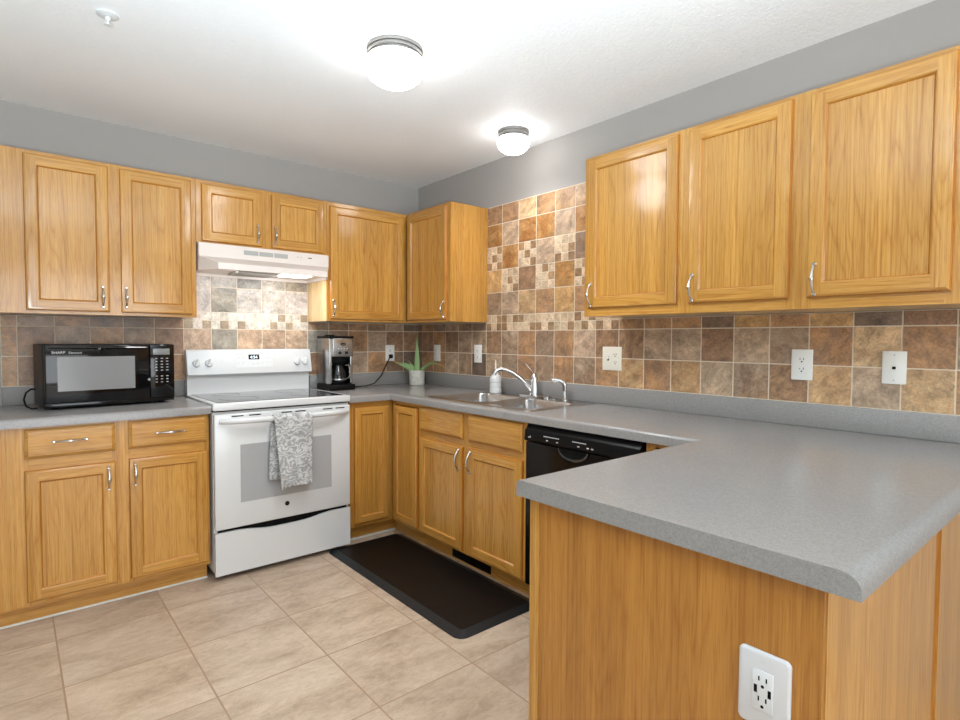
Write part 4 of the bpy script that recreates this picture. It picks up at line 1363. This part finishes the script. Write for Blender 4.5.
b = B('mark_grey'); b.lathe([(0.003, 0.0), (0.003, 0.0006), (0.0, 0.0007)], PE(-3.291, 0.7135, 0.0069), 'plate_dim', 12, 'x', -1); b.build('screw', r)

# ------------------------------------------------------------------ floor mat
mx0, mx1, my0, my1 = -1.062, -0.566, -1.895, -0.615
b = B('mat_edge', 'mat_top')
def mrr(ins, z, rad): return rrect(mx0+ins, mx1-ins, my0+ins, my1-ins, rad, z, 6)
b.loft([mrr(0, 0.0004, 0.05), mrr(0, 0.003, 0.05), mrr(0.038, 0.0150, 0.022), mrr(0.043, 0.0165, 0.02)], 'mat_edge', True, False)
b.loft([mrr(0.043, 0.0165, 0.02), mrr(0.047, 0.0168, 0.018)], 'mat_top', False, True)
solo(b, 'floor_mat', 'thick black kitchen mat lying on the tile floor before the sink doors', 'mat', (-0.82, -1.255, 0))

# ------------------------------------------------------------------ ceiling fixtures
def ceiling_lamp(c, R, h_ring, h_all, label, watts, bulge=1.06):
    r = thing('ceiling_lamp', label, 'lamp', (c[0], c[1], CEIL-h_all), None)
    cz = (c[0], c[1], CEIL-0.0004)
    b = B('lamp_nickel')
    hr = h_ring
    b.lathe([(R, 0.0), (R*1.0, hr*0.30), (R*0.955, hr*0.34), (R*0.955, hr*0.42), (R*0.985, hr*0.46), (R*0.985, hr*0.66), (R*0.94, hr*0.70), (R*0.94, hr*0.78), (R*0.965, hr*0.82), (R*0.96, hr), (R*0.90, hr), (R*0.5, hr*0.98)], cz, 'lamp_nickel', 48, 'z', -1)
    b.build('base_ring', r)
    b = B('globe')
    prof = []
    d = h_all-hr
    for i in range(15):
        a = -0.38+(PI/2+0.38)*i/14
        prof.append((R*bulge*math.cos(a), hr+d*0.27+d*0.73*math.sin(a)))
    prof[-1] = (0.0, prof[-1][1])
    b.lathe(prof, cz, 'globe', 48, 'z', -1)
    b.build('glass_globe', r)
    sl = bpy.data.lights.new('lamp_light', 'SPOT'); sl.energy = LAMP_WATTS*watts; sl.color = LAMP_COLOR
    sl.spot_size = math.radians(180); sl.spot_blend = 1.0; sl.shadow_soft_size = R*0.9
    so = bpy.data.objects.new('lamp_light', sl); COL.objects.link(so); so.parent = r; so.location = (0, 0, -0.012-R*0.9)
ceiling_lamp((-1.245, -1.690), 0.114, 0.042, 0.150, 'larger domed ceiling lamp, nearest the camera, with a nickel ring', 1.15)
ceiling_lamp((-0.262, -1.355), 0.087, 0.042, 0.128, 'smaller domed ceiling lamp close to the right wall above the sink', 0.32)

c = (-2.172, -1.222)
r = thing('fire_sprinkler', 'small white fire sprinkler head on the ceiling at upper left', 'sprinkler', (c[0], c[1], CEIL-0.04))
b = B('white_satin'); b.lathe([(0.036, 0.0), (0.036, 0.004), (0.020, 0.010), (0.014, 0.010)], (c[0], c[1], CEIL-0.0004), 'white_satin', 28, 'z', -1); b.build('escutcheon', r)
b = B('white_satin', 'grey_slot')
b.lathe([(0.009, 0.0105), (0.009, 0.022), (0.004, 0.024), (0.004, 0.036), (0.013, 0.0365), (0.013, 0.039), (0.0, 0.0395)], (c[0], c[1], CEIL-0.0004), 'white_satin', 16, 'z', -1)
b.build('head', r)
